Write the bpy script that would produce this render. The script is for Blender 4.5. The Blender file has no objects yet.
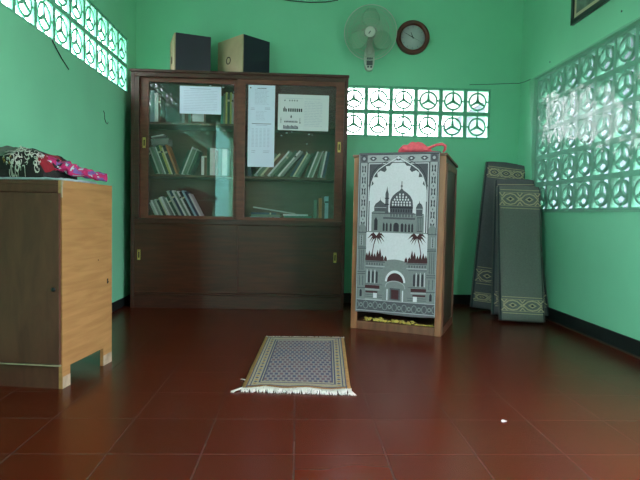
import bpy, bmesh, math, random
from mathutils import Vector, Matrix, noise
R = math.radians
PI = math.pi
random.seed(7)
S = bpy.context.scene
COL = S.collection

# ------------------------------------------------------------------ materials
def srgb(r, g, b):
    def f(c):
        c /= 255.0
        return c / 12.92 if c <= .04045 else ((c + .055) / 1.055) ** 2.4
    return (f(r), f(g), f(b))

def mat(name, col, rough=.6, var=.0, vscale=6., bump=0., bscale=40., metal=0., spec=.5, coat=0.):
    m = bpy.data.materials.new(name); m.use_nodes = True
    nt = m.node_tree; n = nt.nodes; l = nt.links; p = n['Principled BSDF']
    p.inputs['Roughness'].default_value = rough
    p.inputs['Metallic'].default_value = metal
    p.inputs['Specular IOR Level'].default_value = spec
    p.inputs['Coat Weight'].default_value = coat
    p.inputs['Base Color'].default_value = (*col, 1)
    tc = n.new('ShaderNodeTexCoord')
    if var > 0:
        t = n.new('ShaderNodeTexNoise'); t.inputs['Scale'].default_value = vscale
        t.inputs['Detail'].default_value = 5
        l.new(tc.outputs['Object'], t.inputs['Vector'])
        r = n.new('ShaderNodeValToRGB')
        r.color_ramp.elements[0].position = .3; r.color_ramp.elements[1].position = .7
        r.color_ramp.elements[0].color = (*[c * (1 - var) for c in col], 1)
        r.color_ramp.elements[1].color = (*[min(1, c * (1 + var)) for c in col], 1)
        l.new(t.outputs['Fac'], r.inputs['Fac']); l.new(r.outputs['Color'], p.inputs['Base Color'])
    if bump > 0:
        t = n.new('ShaderNodeTexNoise'); t.inputs['Scale'].default_value = bscale
        t.inputs['Detail'].default_value = 4
        l.new(tc.outputs['Object'], t.inputs['Vector'])
        b = n.new('ShaderNodeBump'); b.inputs['Strength'].default_value = bump
        b.inputs['Distance'].default_value = .01
        l.new(t.outputs['Fac'], b.inputs['Height']); l.new(b.outputs['Normal'], p.inputs['Normal'])
    return m

def wood(name, c1, c2, rough=.35, scale=(2, 30, 2), coat=0., bump=.05):
    """streaky grain: noise stretched along one axis"""
    m = bpy.data.materials.new(name); m.use_nodes = True
    nt = m.node_tree; n = nt.nodes; l = nt.links; p = n['Principled BSDF']
    p.inputs['Roughness'].default_value = rough; p.inputs['Coat Weight'].default_value = coat
    p.inputs['Coat Roughness'].default_value = .15
    tc = n.new('ShaderNodeTexCoord'); mp = n.new('ShaderNodeMapping')
    mp.inputs['Scale'].default_value = scale
    t = n.new('ShaderNodeTexNoise'); t.inputs['Scale'].default_value = 3; t.inputs['Detail'].default_value = 7
    t.inputs['Distortion'].default_value = .6
    r = n.new('ShaderNodeValToRGB')
    r.color_ramp.elements[0].position = .32; r.color_ramp.elements[1].position = .68
    r.color_ramp.elements[0].color = (*c1, 1); r.color_ramp.elements[1].color = (*c2, 1)
    l.new(tc.outputs['Object'], mp.inputs['Vector']); l.new(mp.outputs['Vector'], t.inputs['Vector'])
    l.new(t.outputs['Fac'], r.inputs['Fac']); l.new(r.outputs['Color'], p.inputs['Base Color'])
    b = n.new('ShaderNodeBump'); b.inputs['Strength'].default_value = bump; b.inputs['Distance'].default_value = .01
    l.new(t.outputs['Fac'], b.inputs['Height']); l.new(b.outputs['Normal'], p.inputs['Normal'])
    return m

def glass_mat(name, tint, dust, dustcol, gloss_rough=.02, ior=1.42):
    """thin pane: see-through, Fresnel reflection, a film of dust"""
    m = bpy.data.materials.new(name); m.use_nodes = True
    nt = m.node_tree; n = nt.nodes; l = nt.links
    n.remove(n['Principled BSDF']); out = n['Material Output']
    tr = n.new('ShaderNodeBsdfTransparent'); tr.inputs['Color'].default_value = (*tint, 1)
    gl = n.new('ShaderNodeBsdfGlossy'); gl.inputs['Roughness'].default_value = gloss_rough
    gl.inputs['Color'].default_value = (1, 1, 1, 1)
    fr = n.new('ShaderNodeFresnel'); fr.inputs['IOR'].default_value = ior
    df = n.new('ShaderNodeBsdfDiffuse'); df.inputs['Color'].default_value = (*dustcol, 1)
    m1 = n.new('ShaderNodeMixShader'); m1.inputs['Fac'].default_value = dust
    l.new(tr.outputs[0], m1.inputs[1]); l.new(df.outputs[0], m1.inputs[2])
    m2 = n.new('ShaderNodeMixShader')
    l.new(fr.outputs[0], m2.inputs['Fac']); l.new(m1.outputs[0], m2.inputs[1]); l.new(gl.outputs[0], m2.inputs[2])
    l.new(m2.outputs[0], out.inputs['Surface'])
    return m, n, l, gl, m1, fr

M = {}
M['wall'] = mat('green_wall_paint', (.235, .71, .445), .55, .06, 1.6, .10, 9)
M['block'] = mat('green_block_paint', (.17, .56, .37), .6, .08, 8, .1, 30)
M['ceiling'] = mat('ceiling_paint', (.72, .72, .70), .8, .05, 3)
M['black_paint'] = mat('black_base_paint', (.010, .016, .016), .4, .3, 9)
M['casewood'] = wood('dark_varnished_wood', srgb(50, 24, 17), srgb(76, 40, 28), .36, (2, 2, 26), .1)
M['casedoor'] = wood('dark_brown_plywood', srgb(54, 23, 12), srgb(78, 36, 20), .36, (1.2, 4, 14), .08)
M['caseframe'] = wood('reddish_frame_wood', srgb(84, 44, 32), srgb(112, 62, 46), .4, (3, 3, 14), .05)
M['caseinside'] = wood('unvarnished_inside', srgb(92, 62, 46), srgb(112, 80, 60), .6, (2, 2, 16))
M['brass'] = mat('brass_pull', srgb(216, 190, 108), .35, .1, 30, metal=.6)
M['dark'] = mat('dark_hole', (.004, .004, .004), .7)
M['ply'] = wood('bare_plywood', srgb(156, 116, 68), srgb(178, 136, 84), .55, (1.2, 1.2, 12))
M['ply_dirty'] = wood('scuffed_pale_wood', srgb(150, 136, 112), srgb(188, 172, 146), .7, (6, 6, 6))
M['cabdark'] = wood('dark_brown_laminate', srgb(78, 44, 28), srgb(94, 55, 37), .7, (8, 8, 2))
M['metal_dark'] = mat('dark_metal', (.03, .03, .035), .35, metal=.8)
M['lecwood'] = wood('lectern_brown_wood', srgb(92, 60, 44), srgb(128, 86, 62), .4, (10, 10, 1.5), .1)
M['lecedge'] = wood('lectern_orange_edge', srgb(130, 86, 58), srgb(168, 116, 80), .4, (10, 10, 1.5), .1)
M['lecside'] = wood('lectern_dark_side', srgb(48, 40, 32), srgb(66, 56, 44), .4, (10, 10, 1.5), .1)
M['yellow'] = mat('yellow_crumb', srgb(226, 208, 110), .7, .15, 30)
M['pink'] = mat('pink_cloth', srgb(242, 98, 112), .7, .15, 30, .2, 60)
M['white_plastic'] = mat('white_plastic', srgb(206, 214, 204), .35)
M['fan_wire'] = mat('fan_wire', srgb(176, 190, 172), .4)
M['fan_blade'] = mat('fan_blade', srgb(126, 190, 154), .6)
M['fan_grey'] = mat('fan_grey', srgb(88, 98, 100), .4)
M['clock_rim'] = wood('clock_rim', srgb(84, 36, 28), srgb(110, 52, 40), .3, (4, 4, 4), .3)
M['clock_face'] = mat('clock_face', srgb(196, 204, 206), .4)
M['ink'] = mat('ink', srgb(60, 68, 84), .8)
M['ink_pale'] = mat('pale_ink', srgb(150, 164, 188), .8)
M['ink_black'] = mat('black_ink', srgb(34, 36, 44), .8)
M['paper_blue'] = mat('paper_bluish', srgb(206, 222, 240), .8)
M['paper'] = mat('paper_white', srgb(206, 214, 216), .8)
M['tape'] = mat('tape_residue', srgb(196, 204, 200), .6)
M['spk_side'] = mat('speaker_navy_wrap', srgb(30, 33, 50), .45, .15, 10)
M['spk_top'] = mat('speaker_top', srgb(48, 44, 36), .5)
M['spk_front'] = mat('speaker_beige', srgb(176, 160, 128), .6, .08, 12)
M['frame_black'] = mat('frame_black', srgb(30, 44, 44), .35)
M['frame_cream'] = mat('frame_cream', srgb(196, 190, 160), .6)
M['picture'] = mat('picture_grey', srgb(92, 110, 100), .4, .5, 14)
M['cable'] = mat('cable_black', (.012, .02, .02), .5)
M['concrete'] = mat('outside_ground', (.30, .30, .27), .9, .2, 2)
M['reflect_teal'] = mat('added_wall_teal', (.20, .62, .52), .9, .1, 1.5)  # colour of the unseen wall added for a teal reflection
M['neighbour'] = mat('neighbour_wall', (.13, .18, .21), .9, .2, 1.5)

# ------------------------------------------------------------------ mesh builder
class MB:
    def __init__(s): s.v = []; s.f = []; s.m = []; s.sm = []
    def add(s, vs, fs, mi=0, smooth=False):
        o = len(s.v); s.v += [tuple(v) for v in vs]
        for f in fs: s.f.append([i + o for i in f]); s.m.append(mi); s.sm.append(smooth)
        return s
    def box(s, x0, x1, y0, y1, z0, z1, mi=0, T=None):
        vs = [Vector((x, y, z)) for z in (z0, z1) for y in (y0, y1) for x in (x0, x1)]
        if T: vs = [T @ v for v in vs]
        return s.add(vs, [(0, 2, 3, 1), (4, 5, 7, 6), (0, 1, 5, 4), (2, 6, 7, 3), (0, 4, 6, 2), (1, 3, 7, 5)], mi)
    def tube(s, pts, r, n=8, mi=0, closed=False, cap=True):
        pts = [Vector(p) for p in pts]; k = len(pts); vs = []
        rr = r if isinstance(r, (list, tuple)) else [r] * k
        up = None
        for i, p in enumerate(pts):
            a = pts[(i - 1) % k] if (closed or i > 0) else p
            b = pts[(i + 1) % k] if (closed or i < k - 1) else p
            d = (b - a).normalized()
            if up is None: up = d.orthogonal().normalized()
            up = (up - d * up.dot(d))
            up = up.normalized() if up.length > 1e-6 else d.orthogonal().normalized()
            w = d.cross(up)
            for j in range(n):
                t = 2 * PI * j / n
                vs.append(p + (up * math.cos(t) + w * math.sin(t)) * rr[i])
        fs = []
        for i in range(k if closed else k - 1):
            for j in range(n):
                a = i * n + j; b = i * n + (j + 1) % n; i2 = (i + 1) % k
                fs.append((a, b, i2 * n + (j + 1) % n, i2 * n + j))
        if cap and not closed:
            fs.append(tuple(reversed(range(n)))); fs.append(tuple((k - 1) * n + j for j in range(n)))
        return s.add(vs, fs, mi, True)
    def lathe(s, prof, c, axis=(0, -1, 0), n=40, mi=0, smooth=True):
        """prof: list of (radius, offset along axis)"""
        ax = Vector(axis).normalized(); u = ax.orthogonal().normalized(); w = ax.cross(u); c = Vector(c); vs = []
        for r, h in prof:
            for j in range(n):
                t = 2 * PI * j / n
                vs.append(c + ax * h + (u * math.cos(t) + w * math.sin(t)) * max(r, 1e-5))
        fs = [(i * n + j, i * n + (j + 1) % n, (i + 1) * n + (j + 1) % n, (i + 1) * n + j)
              for i in range(len(prof) - 1) for j in range(n)]
        return s.add(vs, fs, mi, smooth)
    def prism(s, poly, thick, T=None, mi=0):
        """poly in xz plane, extruded along +y"""
        k = len(poly)
        vs = [Vector((x, 0, z)) for x, z in poly] + [Vector((x, thick, z)) for x, z in poly]
        if T: vs = [T @ v for v in vs]
        fs = [tuple(range(k)), tuple(reversed(range(k, 2 * k)))] + [(i, i + k, (i + 1) % k + k, (i + 1) % k) for i in range(k)]
        return s.add(vs, fs, mi)
    def grid(s, fn, nu, nv, mi=0, mfn=None, smooth=True):
        vs = [fn(i / nu, j / nv) for j in range(nv + 1) for i in range(nu + 1)]
        o = len(s.v); s.v += [tuple(v) for v in vs]
        for j in range(nv):
            for i in range(nu):
                a = o + j * (nu + 1) + i
                s.f.append([a, a + 1, a + nu + 2, a + nu + 1])
                s.m.append(mfn((i + .5) / nu, (j + .5) / nv) if mfn else mi); s.sm.append(smooth)
        return s

WM = {}
def tag(o, label=None, cat=None, group=None, kind=None):
    if label: o['label'] = label
    if cat: o['category'] = cat
    if group: o['group'] = group
    if kind: o['kind'] = kind
    return o
def empty(name, loc, rz=0, label=None, cat=None, group=None, kind=None, M4=None):
    o = bpy.data.objects.new(name, None); COL.objects.link(o)
    o.empty_display_size = .05
    if M4 is None: M4 = Matrix.Translation(loc) @ Matrix.Rotation(rz, 4, 'Z')
    o.matrix_world = M4
    WM[o] = M4
    return tag(o, label, cat, group, kind)
def obj(name, mb, mats, parent=None, world=True, weld=False, bevel=0., solid=0., at=None, subsurf=0):
    """one mesh object; world: vertices are in room coordinates"""
    vs = [Vector(v) for v in mb.v]
    if parent is not None:
        W = WM[parent]
        if world:
            I = W.inverted(); vs = [I @ v for v in vs]
    else:
        W = Matrix.Identity(4)
        if at is not None:
            W = Matrix.Translation(at)
            vs = [v - Vector(at) for v in vs]
    me = bpy.data.meshes.new(name); me.from_pydata([tuple(v) for v in vs], [], mb.f)
    mats = mats if isinstance(mats, (list, tuple)) else [mats]
    for m in mats: me.materials.append(m)
    for p, i, sm in zip(me.polygons, mb.m, mb.sm): p.material_index = i; p.use_smooth = sm
    if weld:
        b_m = bmesh.new(); b_m.from_mesh(me); bmesh.ops.remove_doubles(b_m, verts=b_m.verts, dist=1e-5); b_m.to_mesh(me); b_m.free()
    me.update()
    o = bpy.data.objects.new(name, me); COL.objects.link(o)
    if parent is not None: o.parent = parent
    elif at is not None: o.location = at
    WM[o] = W
    if solid:
        d = o.modifiers.new('solid', 'SOLIDIFY'); d.thickness = solid; d.offset = 0
    if bevel:
        d = o.modifiers.new('bevel', 'BEVEL'); d.width = bevel; d.segments = 2; d.limit_method = 'ANGLE'
    if subsurf:
        d = o.modifiers.new('sub', 'SUBSURF'); d.levels = subsurf; d.render_levels = subsurf
    return o
def struct(name, mb, mats, **k):
    return tag(obj(name, mb, mats, **k), kind='structure')

# ------------------------------------------------------------------ camera
f_px = 540.0
Yc = Vector((-22 / f_px, 26 / f_px, -1)).normalized()
u = Vector((1, -.02, 0)); Xc = (u - Yc * u.dot(Yc)).normalized(); Zc = Xc.cross(Yc)
rot = Matrix((Xc, Yc, Zc)).to_4x4()          # camera axes -> room axes
cam = bpy.data.cameras.new('camera'); co = bpy.data.objects.new('camera', cam); COL.objects.link(co)
cam.lens = f_px / 640 * 36; cam.sensor_width = 36; cam.clip_start = .02
co.matrix_world = Matrix.Translation((0, 0, .76)) @ rot
S.camera = co

# ------------------------------------------------------------------ room
XL, XR, YB, YF, ZC = -1.375, 1.90, 4.64, -4.4, 2.95
T = .12
P = .2145                                      # pitch of the vent blocks

# floor tiles
fm = bpy.data.materials.new('red_brown_tiles'); fm.use_nodes = True
n = fm.node_tree.nodes; l = fm.node_tree.links; p = n['Principled BSDF']
geo = n.new('ShaderNodeNewGeometry'); mp = n.new('ShaderNodeMapping')
mp.inputs['Location'].default_value = (-.001, -1.676 + .2915 * 20, 0); l.new(geo.outputs['Position'], mp.inputs['Vector'])
br = n.new('ShaderNodeTexBrick'); br.offset = 0; br.inputs['Scale'].default_value = 1
br.inputs['Brick Width'].default_value = .2915; br.inputs['Row Height'].default_value = .2915
br.inputs['Mortar Size'].default_value = .003; br.inputs['Mortar Smooth'].default_value = .4
br.inputs['Color1'].default_value = (.094, .0110, .0022, 1); br.inputs['Color2'].default_value = (.080, .0095, .0022, 1)
br.inputs['Mortar'].default_value = (.062, .034, .029, 1)
l.new(mp.outputs['Vector'], br.inputs['Vector'])
nz = n.new('ShaderNodeTexNoise'); nz.inputs['Scale'].default_value = 3.5; nz.inputs['Detail'].default_value = 2
l.new(geo.outputs['Position'], nz.inputs['Vector'])
mx = n.new('ShaderNodeMixRGB'); mx.blend_type = 'MULTIPLY'; mx.inputs['Fac'].default_value = .22
rp = n.new('ShaderNodeValToRGB'); rp.color_ramp.elements[0].color = (.6, .62, .62, 1); rp.color_ramp.elements[0].position = .15
rp.color_ramp.elements[1].position = .85
l.new(nz.outputs['Fac'], rp.inputs['Fac']); l.new(br.outputs['Color'], mx.inputs['Color1']); l.new(rp.outputs['Color'], mx.inputs['Color2'])
l.new(mx.outputs['Color'], p.inputs['Base Color'])
mr = n.new('ShaderNodeMapRange'); mr.inputs['To Min'].default_value = .24; mr.inputs['To Max'].default_value = .32
p.inputs['Roughness'].default_value = .27
bp = n.new('ShaderNodeBump'); bp.inputs['Strength'].default_value = .5; bp.inputs['Distance'].default_value = .002; bp.invert = True
l.new(br.outputs['Fac'], bp.inputs['Height']); l.new(bp.outputs['Normal'], p.inputs['Normal'])
p.inputs['Specular IOR Level'].default_value = .33
struct('floor', MB().box(XL - T, XR + T, YF - T, YB + T, -.1, 0), fm)
struct('ceiling', MB().box(XL - T, XR + T, YF - T, YB + T, ZC, ZC + .1), M['ceiling'])

LW = (-.08, -.08 + 21 * P, 1.692, 1.692 + 2 * P)       # left vents  y0 y1 z0 z1
BW = (.353, .353 + 6 * P, 1.436, 1.436 + 2 * P)        # back vents  x0 x1 z0 z1
RW = (4.375 - 12 * P, 4.375, .822, .822 + 5 * P)       # right vents y0 y1 z0 z1
def wall_with_hole(name, axis, a0, a1, b0, b1, t0, t1, holes):
    mb = MB()
    xs = sorted({a0, a1, *[h[0] for h in holes], *[h[1] for h in holes]})
    zs = sorted({b0, b1, *[h[2] for h in holes], *[h[3] for h in holes]})
    # full quads between cut lines, skipping the openings
    for i in range(len(xs) - 1):
        for j in range(len(zs) - 1):
            cx = (xs[i] + xs[i + 1]) / 2; cz = (zs[j] + zs[j + 1]) / 2
            if any(h[0] < cx < h[1] and h[2] < cz < h[3] for h in holes): continue
            if axis == 'x': mb.box(t0, t1, xs[i], xs[i + 1], zs[j], zs[j + 1])
            else: mb.box(xs[i], xs[i + 1], t0, t1, zs[j], zs[j + 1])
    return struct(name, mb, M['wall'])
SDOOR = (.1, 1.55, 0, 2.15)         # side door in the right wall
wall_with_hole('wall_left', 'x', YF - T, YB + T, 0, ZC, XL - T, XL, [LW, (-3.1, -.45, 0, 2.3)])
wall_with_hole('wall_right', 'x', YF - T, YB + T, 0, ZC, XR, XR + T, [RW, SDOOR])
wall_with_hole('wall_back', 'y', XL, XR, 0, ZC, YB, YB + T, [BW])
wall_with_hole('wall_front', 'y', XL, XR, 0, ZC, YF - T, YF, [])
struct('baseboard_back', MB().box(XL + .006, XR - .006, YB - .008, YB, 0, .085), M['black_paint'], bevel=.002)
struct('baseboard_left', MB().box(XL, XL + .008, YF, YB - .008, 0, .07), M['black_paint'], bevel=.002)
struct('baseboard_right', MB().box(XR - .008, XR, YF, YB - .008, 0, .098), M['black_paint'], bevel=.002)
struct('trim_1', MB().box(XR - .012, XR - .008, YF, YB - .02, 0, .012), M['lecside'])
# outside: ground and the neighbour's wall beyond the right-hand vents
struct('ground', MB().box(-14, 14, -14, 16, -.32, -.12), M['concrete'])
struct('added_shade_roof', MB().box(XR + T, XR + 1.45, 1.3, 11, 2.75, 2.85), M['ceiling'])  # unseen roof slab, added to keep daylight off the neighbour's wall
struct('added_reflection_wall', MB().box(-13, -1.6, -11.2, -11, -.12, 4.5), M['reflect_teal'])  # unseen wall, added so the bookcase glass reflects teal through the doorway
struct('wall_neighbour', MB().box(XR + 1.25, XR + 1.45, 1.7, 12, -.12, 2.74), M['neighbour'])

# --- ventilation blocks: square frame, ring, three spokes
def vent_block_mesh(depth, ring_depth):
    mb = MB(); h = P / 2; w = .0165; i = h - w
    # local: x right, z up, y depth (0 = room face)
    mb.box(-h, h, 0, depth, -h, -i); mb.box(-h, h, 0, depth, i, h)
    mb.box(-h, -i, 0, depth, -i, i); mb.box(i, h, 0, depth, -i, i)
    r1, r0 = .079, .0645; N = 40; y0 = .004; y1 = y0 + ring_depth
    vs = []
    for k in range(N):
        t = 2 * PI * k / N
        for r, y in ((r1, y0), (r0, y0), (r0, y1), (r1, y1)): vs.append((r * math.cos(t), y, r * math.sin(t)))
    fs = []
    for k in range(N):
        a = 4 * k; b = 4 * ((k + 1) % N)
        for q in range(4): fs.append((a + q, a + (q + 1) % 4, b + (q + 1) % 4, b + q))
    mb.add(vs, fs, 0, False)
    for ang in (90, 210, 330):           # spokes, wider towards the hub
        T_ = Matrix.Rotation(-R(ang), 4, 'Y')
        mb.prism([(0, -.013), (r0 + .004, -.0065), (r0 + .004, .0065), (0, .013)], ring_depth - .002, T_ @ Matrix.Translation((0, y0 + .001, 0)))
    for ang in (0, 90, 180, 270):        # lugs tying the ring to the frame
        T_ = Matrix.Rotation(-R(ang), 4, 'Y')
        mb.box(r1 - .004, i + .002, y0, y1, -.006, .006, 0, T_)
    return mb
def vent_window(name, n_u, n_v, place, frame_mb, depth=.045, ring=.02):
    root = struct(name, frame_mb, M['block'])
    src = obj('vent_block', vent_block_mesh(depth, ring), M['block'])
    me = src.data; first = True
    for i in range(n_u):
        for j in range(n_v):
            o = src if first else src.copy()
            if not first: COL.objects.link(o)
            first = False
            o.parent = root; o.matrix_local = place(i, j)
    return root
def rim(axis, h, t0, t1, w=.004):
    mb = MB()
    for a0, a1, z0, z1 in ((h[0], h[1], h[2], h[2] + w), (h[0], h[1], h[3] - w, h[3]), (h[0], h[0] + w, h[2] + w, h[3] - w), (h[1] - w, h[1], h[2] + w, h[3] - w)):
        if axis == 'x': mb.box(t0, t1, a0, a1, z0, z1)
        else: mb.box(a0, a1, t0, t1, z0, z1)
    return mb
# back: room face at YB+.01, depth axis = +Y
vent_window('window_2', 6, 2, lambda i, j: Matrix.Translation((BW[0] + P * (i + .5), YB + .012, BW[2] + P * (j + .5))), rim('y', BW, YB + .001, YB + .06, .003), .028, .016)
# left: depth axis = -X ; local x -> +Y
RL = Matrix.Rotation(R(90), 4, 'Z')
vent_window('window_1', 21, 2, lambda i, j: Matrix.Translation((XL - .008, LW[0] + P * (i + .5), LW[2] + P * (j + .5))) @ RL, rim('x', LW, XL - .055, XL - .001, .003), .018, .010)
RR = Matrix.Rotation(R(-90), 4, 'Z')
vent_window('window_3', 12, 5, lambda i, j: Matrix.Translation((XR + .035, RW[1] - P * (i + .5), RW[2] + P * (j + .5))) @ RR, rim('x', RW, XR + .03, XR + .09, .003), .05, .02)

# ------------------------------------------------------------------ plastic sheet over the right vents
pm, n, l, gl, m1, fr = glass_mat('clear_crinkled_plastic', (.97, .99, .99), .18, (.52, .68, .66), .10)
tc = n.new('ShaderNodeTexCoord'); t1 = n.new('ShaderNodeTexNoise'); t1.inputs['Scale'].default_value = 9; t1.inputs['Detail'].default_value = 5
t1.inputs['Distortion'].default_value = 1.2
l.new(tc.outputs['Object'], t1.inputs['Vector'])
b = n.new('ShaderNodeBump'); b.inputs['Strength'].default_value = .22; b.inputs['Distance'].default_value = .02
l.new(t1.outputs['Fac'], b.inputs['Height']); l.new(b.outputs['Normal'], gl.inputs['Normal'])
fr.inputs['IOR'].default_value = 1.3
def sheet(u_, v_):
    z = RW[2] - .012 + v_ * (RW[3] - RW[2] + .018)
    yl = 4.27 + .17 * v_
    y = yl + (RW[0] - .02 - yl) * u_
    d = .006 * noise.noise(Vector((y * 5, z * 5, 0))) + .004 * noise.noise(Vector((y * 14, z * 14, 3)))
    return (XR - .012 + d, y, z)
tag(obj('plastic_sheet', MB().grid(sheet, 260, 70), pm, at=(XR - .012, 2.2, .81)),
    'clear crinkled plastic sheet stretched over the vent blocks of the right wall', 'plastic sheet')

# ------------------------------------------------------------------ bookcase
CX0, CX1, CY0, CY1, CZ = -1.30, .375, 4.255, 4.615, 1.848
bc = empty('bookcase', ((CX0 + CX1) / 2, 4.43, 0), label='tall dark brown wooden bookcase with sliding glass doors against the back wall', cat='bookcase')
mb = MB()
mb.box(CX0, CX0 + .028, CY0, CY1, 0, CZ - .02); mb.box(CX0 + .028, CX0 + .064, CY0 + .0005, CY0 + .022, .7055, CZ - .0555)
mb.box(CX1 - .028, CX1, CY0, CY1, 0, CZ - .02)
mb.box(CX0 - .006, CX1 + .006, CY0 - .008, CY1, CZ - .02, CZ)
mb.box(CX0 + .028, CX1 - .028, CY0, CY1 - .02, .665, .705)
mb.box(CX0 + .028, CX1 - .028, CY0, CY1 - .02, .108, .122)
mb.box(CX0 + .028, CX1 - .028, CY0, CY0 + .02, CZ - .055, CZ - .0205)
obj('body', mb, M['casewood'], bc, bevel=.003)
obj('back_panel', MB().box(CX0 + .028, CX1 - .028, CY1 - .02, CY1 - .008, .1, CZ - .02), M['caseinside'], bc)
obj('divider', MB().box(-.473, -.455, CY0 + .05, CY1 - .02, .705, CZ - .02), M['caseinside'], bc)
obj('plinth', MB().box(CX0 + .028, CX1 - .028, CY0 + .004, CY0 + .024, 0, .105), M['casewood'], bc, bevel=.002)
SH = (1.034, 1.440)
for (a, b_) in ((CX0 + .028, -.473), (-.455, CX1 - .028)):
    for z in SH:
        obj('shelf', MB().box(a, b_, CY0 + .055, CY1 - .02, z, z + .018), M['caseinside'], bc, bevel=.002)
gm = glass_mat('dusty_pane', (.965, .97, .97), .02, (.40, .46, .50), .015)[0]
def glass_door(x0, x1, y, hx):
    z0, z1 = .703, CZ - .052; w = .066
    d = MB()
    d.box(x0, x0 + w, y, y + .02, z0, z1); d.box(x1 - w, x1, y, y + .02, z0, z1)
    d.box(x0 + w, x1 - w, y, y + .02, z0, z0 + .026); d.box(x0 + w, x1 - w, y, y + .02, z1 - .036, z1)
    o = obj('glass_door', d, M['caseframe'], bc, bevel=.002)
    o['label'] = 'reddish brown frame around the glass'
    g = obj('glass_pane', MB().box(x0 + w, x1 - w, y + .009, y + .012, z0 + .026, z1 - .036), gm, o)
    flush_pull(o, hx, y, 1.29)
    return o, g
def flush_pull(door, x, y, z):
    h = MB()
    hw, hh, iw, ih = .011, .040, .0055, .024
    h.box(x - hw, x + hw, y - .003, y + .004, z + ih, z + hh); h.box(x - hw, x + hw, y - .003, y + .004, z - hh, z - ih)
    h.box(x - hw, x - iw, y - .003, y + .004, z - ih, z + ih); h.box(x + iw, x + hw, y - .003, y + .004, z - ih, z + ih)
    h.box(x - iw, x + iw, y - .0005, y + .0035, z - ih, z + ih, 1)
    h.lathe([(0, .0045), (.0022, .0042), (.0028, .003)], (x, y, z + .032), n=10, mi=1)
    o = obj('handle', h, [M['brass'], M['dark']], door); o['label'] = 'brass recessed finger pull'
dl, gl_l = glass_door(-1.238, -.449, CY0 + .028, -1.205)
dr, gl_r = glass_door(-.488, .346, CY0 + .004, .313)
for x0, x1, y, hx in ((-1.270, -.470, CY0 + .004, -1.235), (-.485, .347, CY0 + .020, .300)):
    d = MB().box(x0, x1, y, y + .014, .124, .664)
    o = obj('lower_door', d, M['casedoor'], bc, bevel=.0015)
    flush_pull(o, hx, y, .418)
# tape scraps left on the panes
def scrap(x, z, s_, y, pane): obj('tape_scrap', MB().box(x - .007 * s_, x + .007 * s_, y, y + .0012, z - .004 * s_, z + .004 * s_), M['tape'], pane)
for x, z in ((-.70, 1.745), (-.60, 1.735), (-.515, 1.70), (-.53, 1.62)): scrap(x, z, 1, CY0 + .0355, gl_l)
for x, z, s_ in ((-.10, 1.392, 1.1), (-.06, 1.40, .8), (.075, 1.385, 1.2), (-.14, 1.37, .9), (.06, 1.31, .7), (-.08, 1.25, .8), (.06, 1.245, .8), (.10, 1.38, .6), (.06, 1.20, .6), (.19, 1.255, .6), (-.02, 1.235, .5)):
    scrap(x, z, s_, CY0 + .0115, gl_r)

# ------------------------------------------------------------------ sheets of paper taped to the glass
def paper(name, x0, x1, z0, z1, y, base, marks, label, tilt=0.):
    cx, cz = (x0 + x1) / 2, (z0 + z1) / 2
    Tm = Matrix.Translation((cx, y, cz)) @ Matrix.Rotation(tilt, 4, 'Y') @ Matrix.Translation((-cx, -y, -cz))
    mb = MB().box(x0, x1, y, y + .0008, z0, z1, 0, Tm)
    for (a, b1, c, d, mi) in marks:
        mb.box(x0 + a, x0 + b1, y - .0003, y, z1 - d, z1 - c, mi, Tm)
    return tag(obj(name, mb, [base, M['ink_pale'], M['ink_black'], M['ink']], at=(cx, y, z0)), label, 'paper', 'papers taped to the bookcase glass')
def text_rows(x0, x1, z0, z1, step, th=.0022, mi=1, fill=.9, word=.03):
    out = []; z = z0
    while z < z1:
        x = x0
        end = x0 + (x1 - x0) * random.uniform(fill - .15, fill)
        while x < end:
            w = random.uniform(.4, 1.2) * word
            out.append((x, min(x + w, x1), z, z + th, mi)); x += w + .005
        z += step
    return out
yl, yr = CY0 + .0352, CY0 + .0112
paper('paper_notice', -.935, -.615, 1.524, 1.737, yl, M['paper_blue'],
      [(.08, .24, .018, .022, 1)] + text_rows(.03, .29, .035, .19, .0125, .0016, 1, 1.0, .09),
      'pale blue landscape sheet with faint table, taped on the left glass door')
mk = [(.013, .022, .016, .026, 2), (.07, .14, .022, .026, 3)]
mk += text_rows(.05, .16, .034, .15, .010, .0016, 1, .9, .03)
mk += [(.02, .05, .175, .178, 1), (.13, .17, .172, .175, 1), (.13, .17, .182, .185, 1), (.02, .05, .186, .189, 1)]
mk += text_rows(.06, .15, .20, .27, .011, .0016, 1, .8, .03) + [(.03, .18, .295, .299, 3), (.06, .15, .306, .309, 1)]
for c in range(5):
    for r_ in range(14):
        mk.append((.03 + c * .03, .03 + c * .03 + .018, .335 + r_ * .0105, .337 + r_ * .0105, 1))
mk += [(.03, .06, .505, .508, 1), (.12, .17, .505, .508, 1), (.03, .055, .518, .521, 1), (.12, .165, .518, .521, 1)]
paper('paper_schedule', -.402, -.195, 1.122, 1.754, yr, M['paper_blue'], mk,
      'tall narrow pale blue printed schedule taped on the right glass door')
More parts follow.
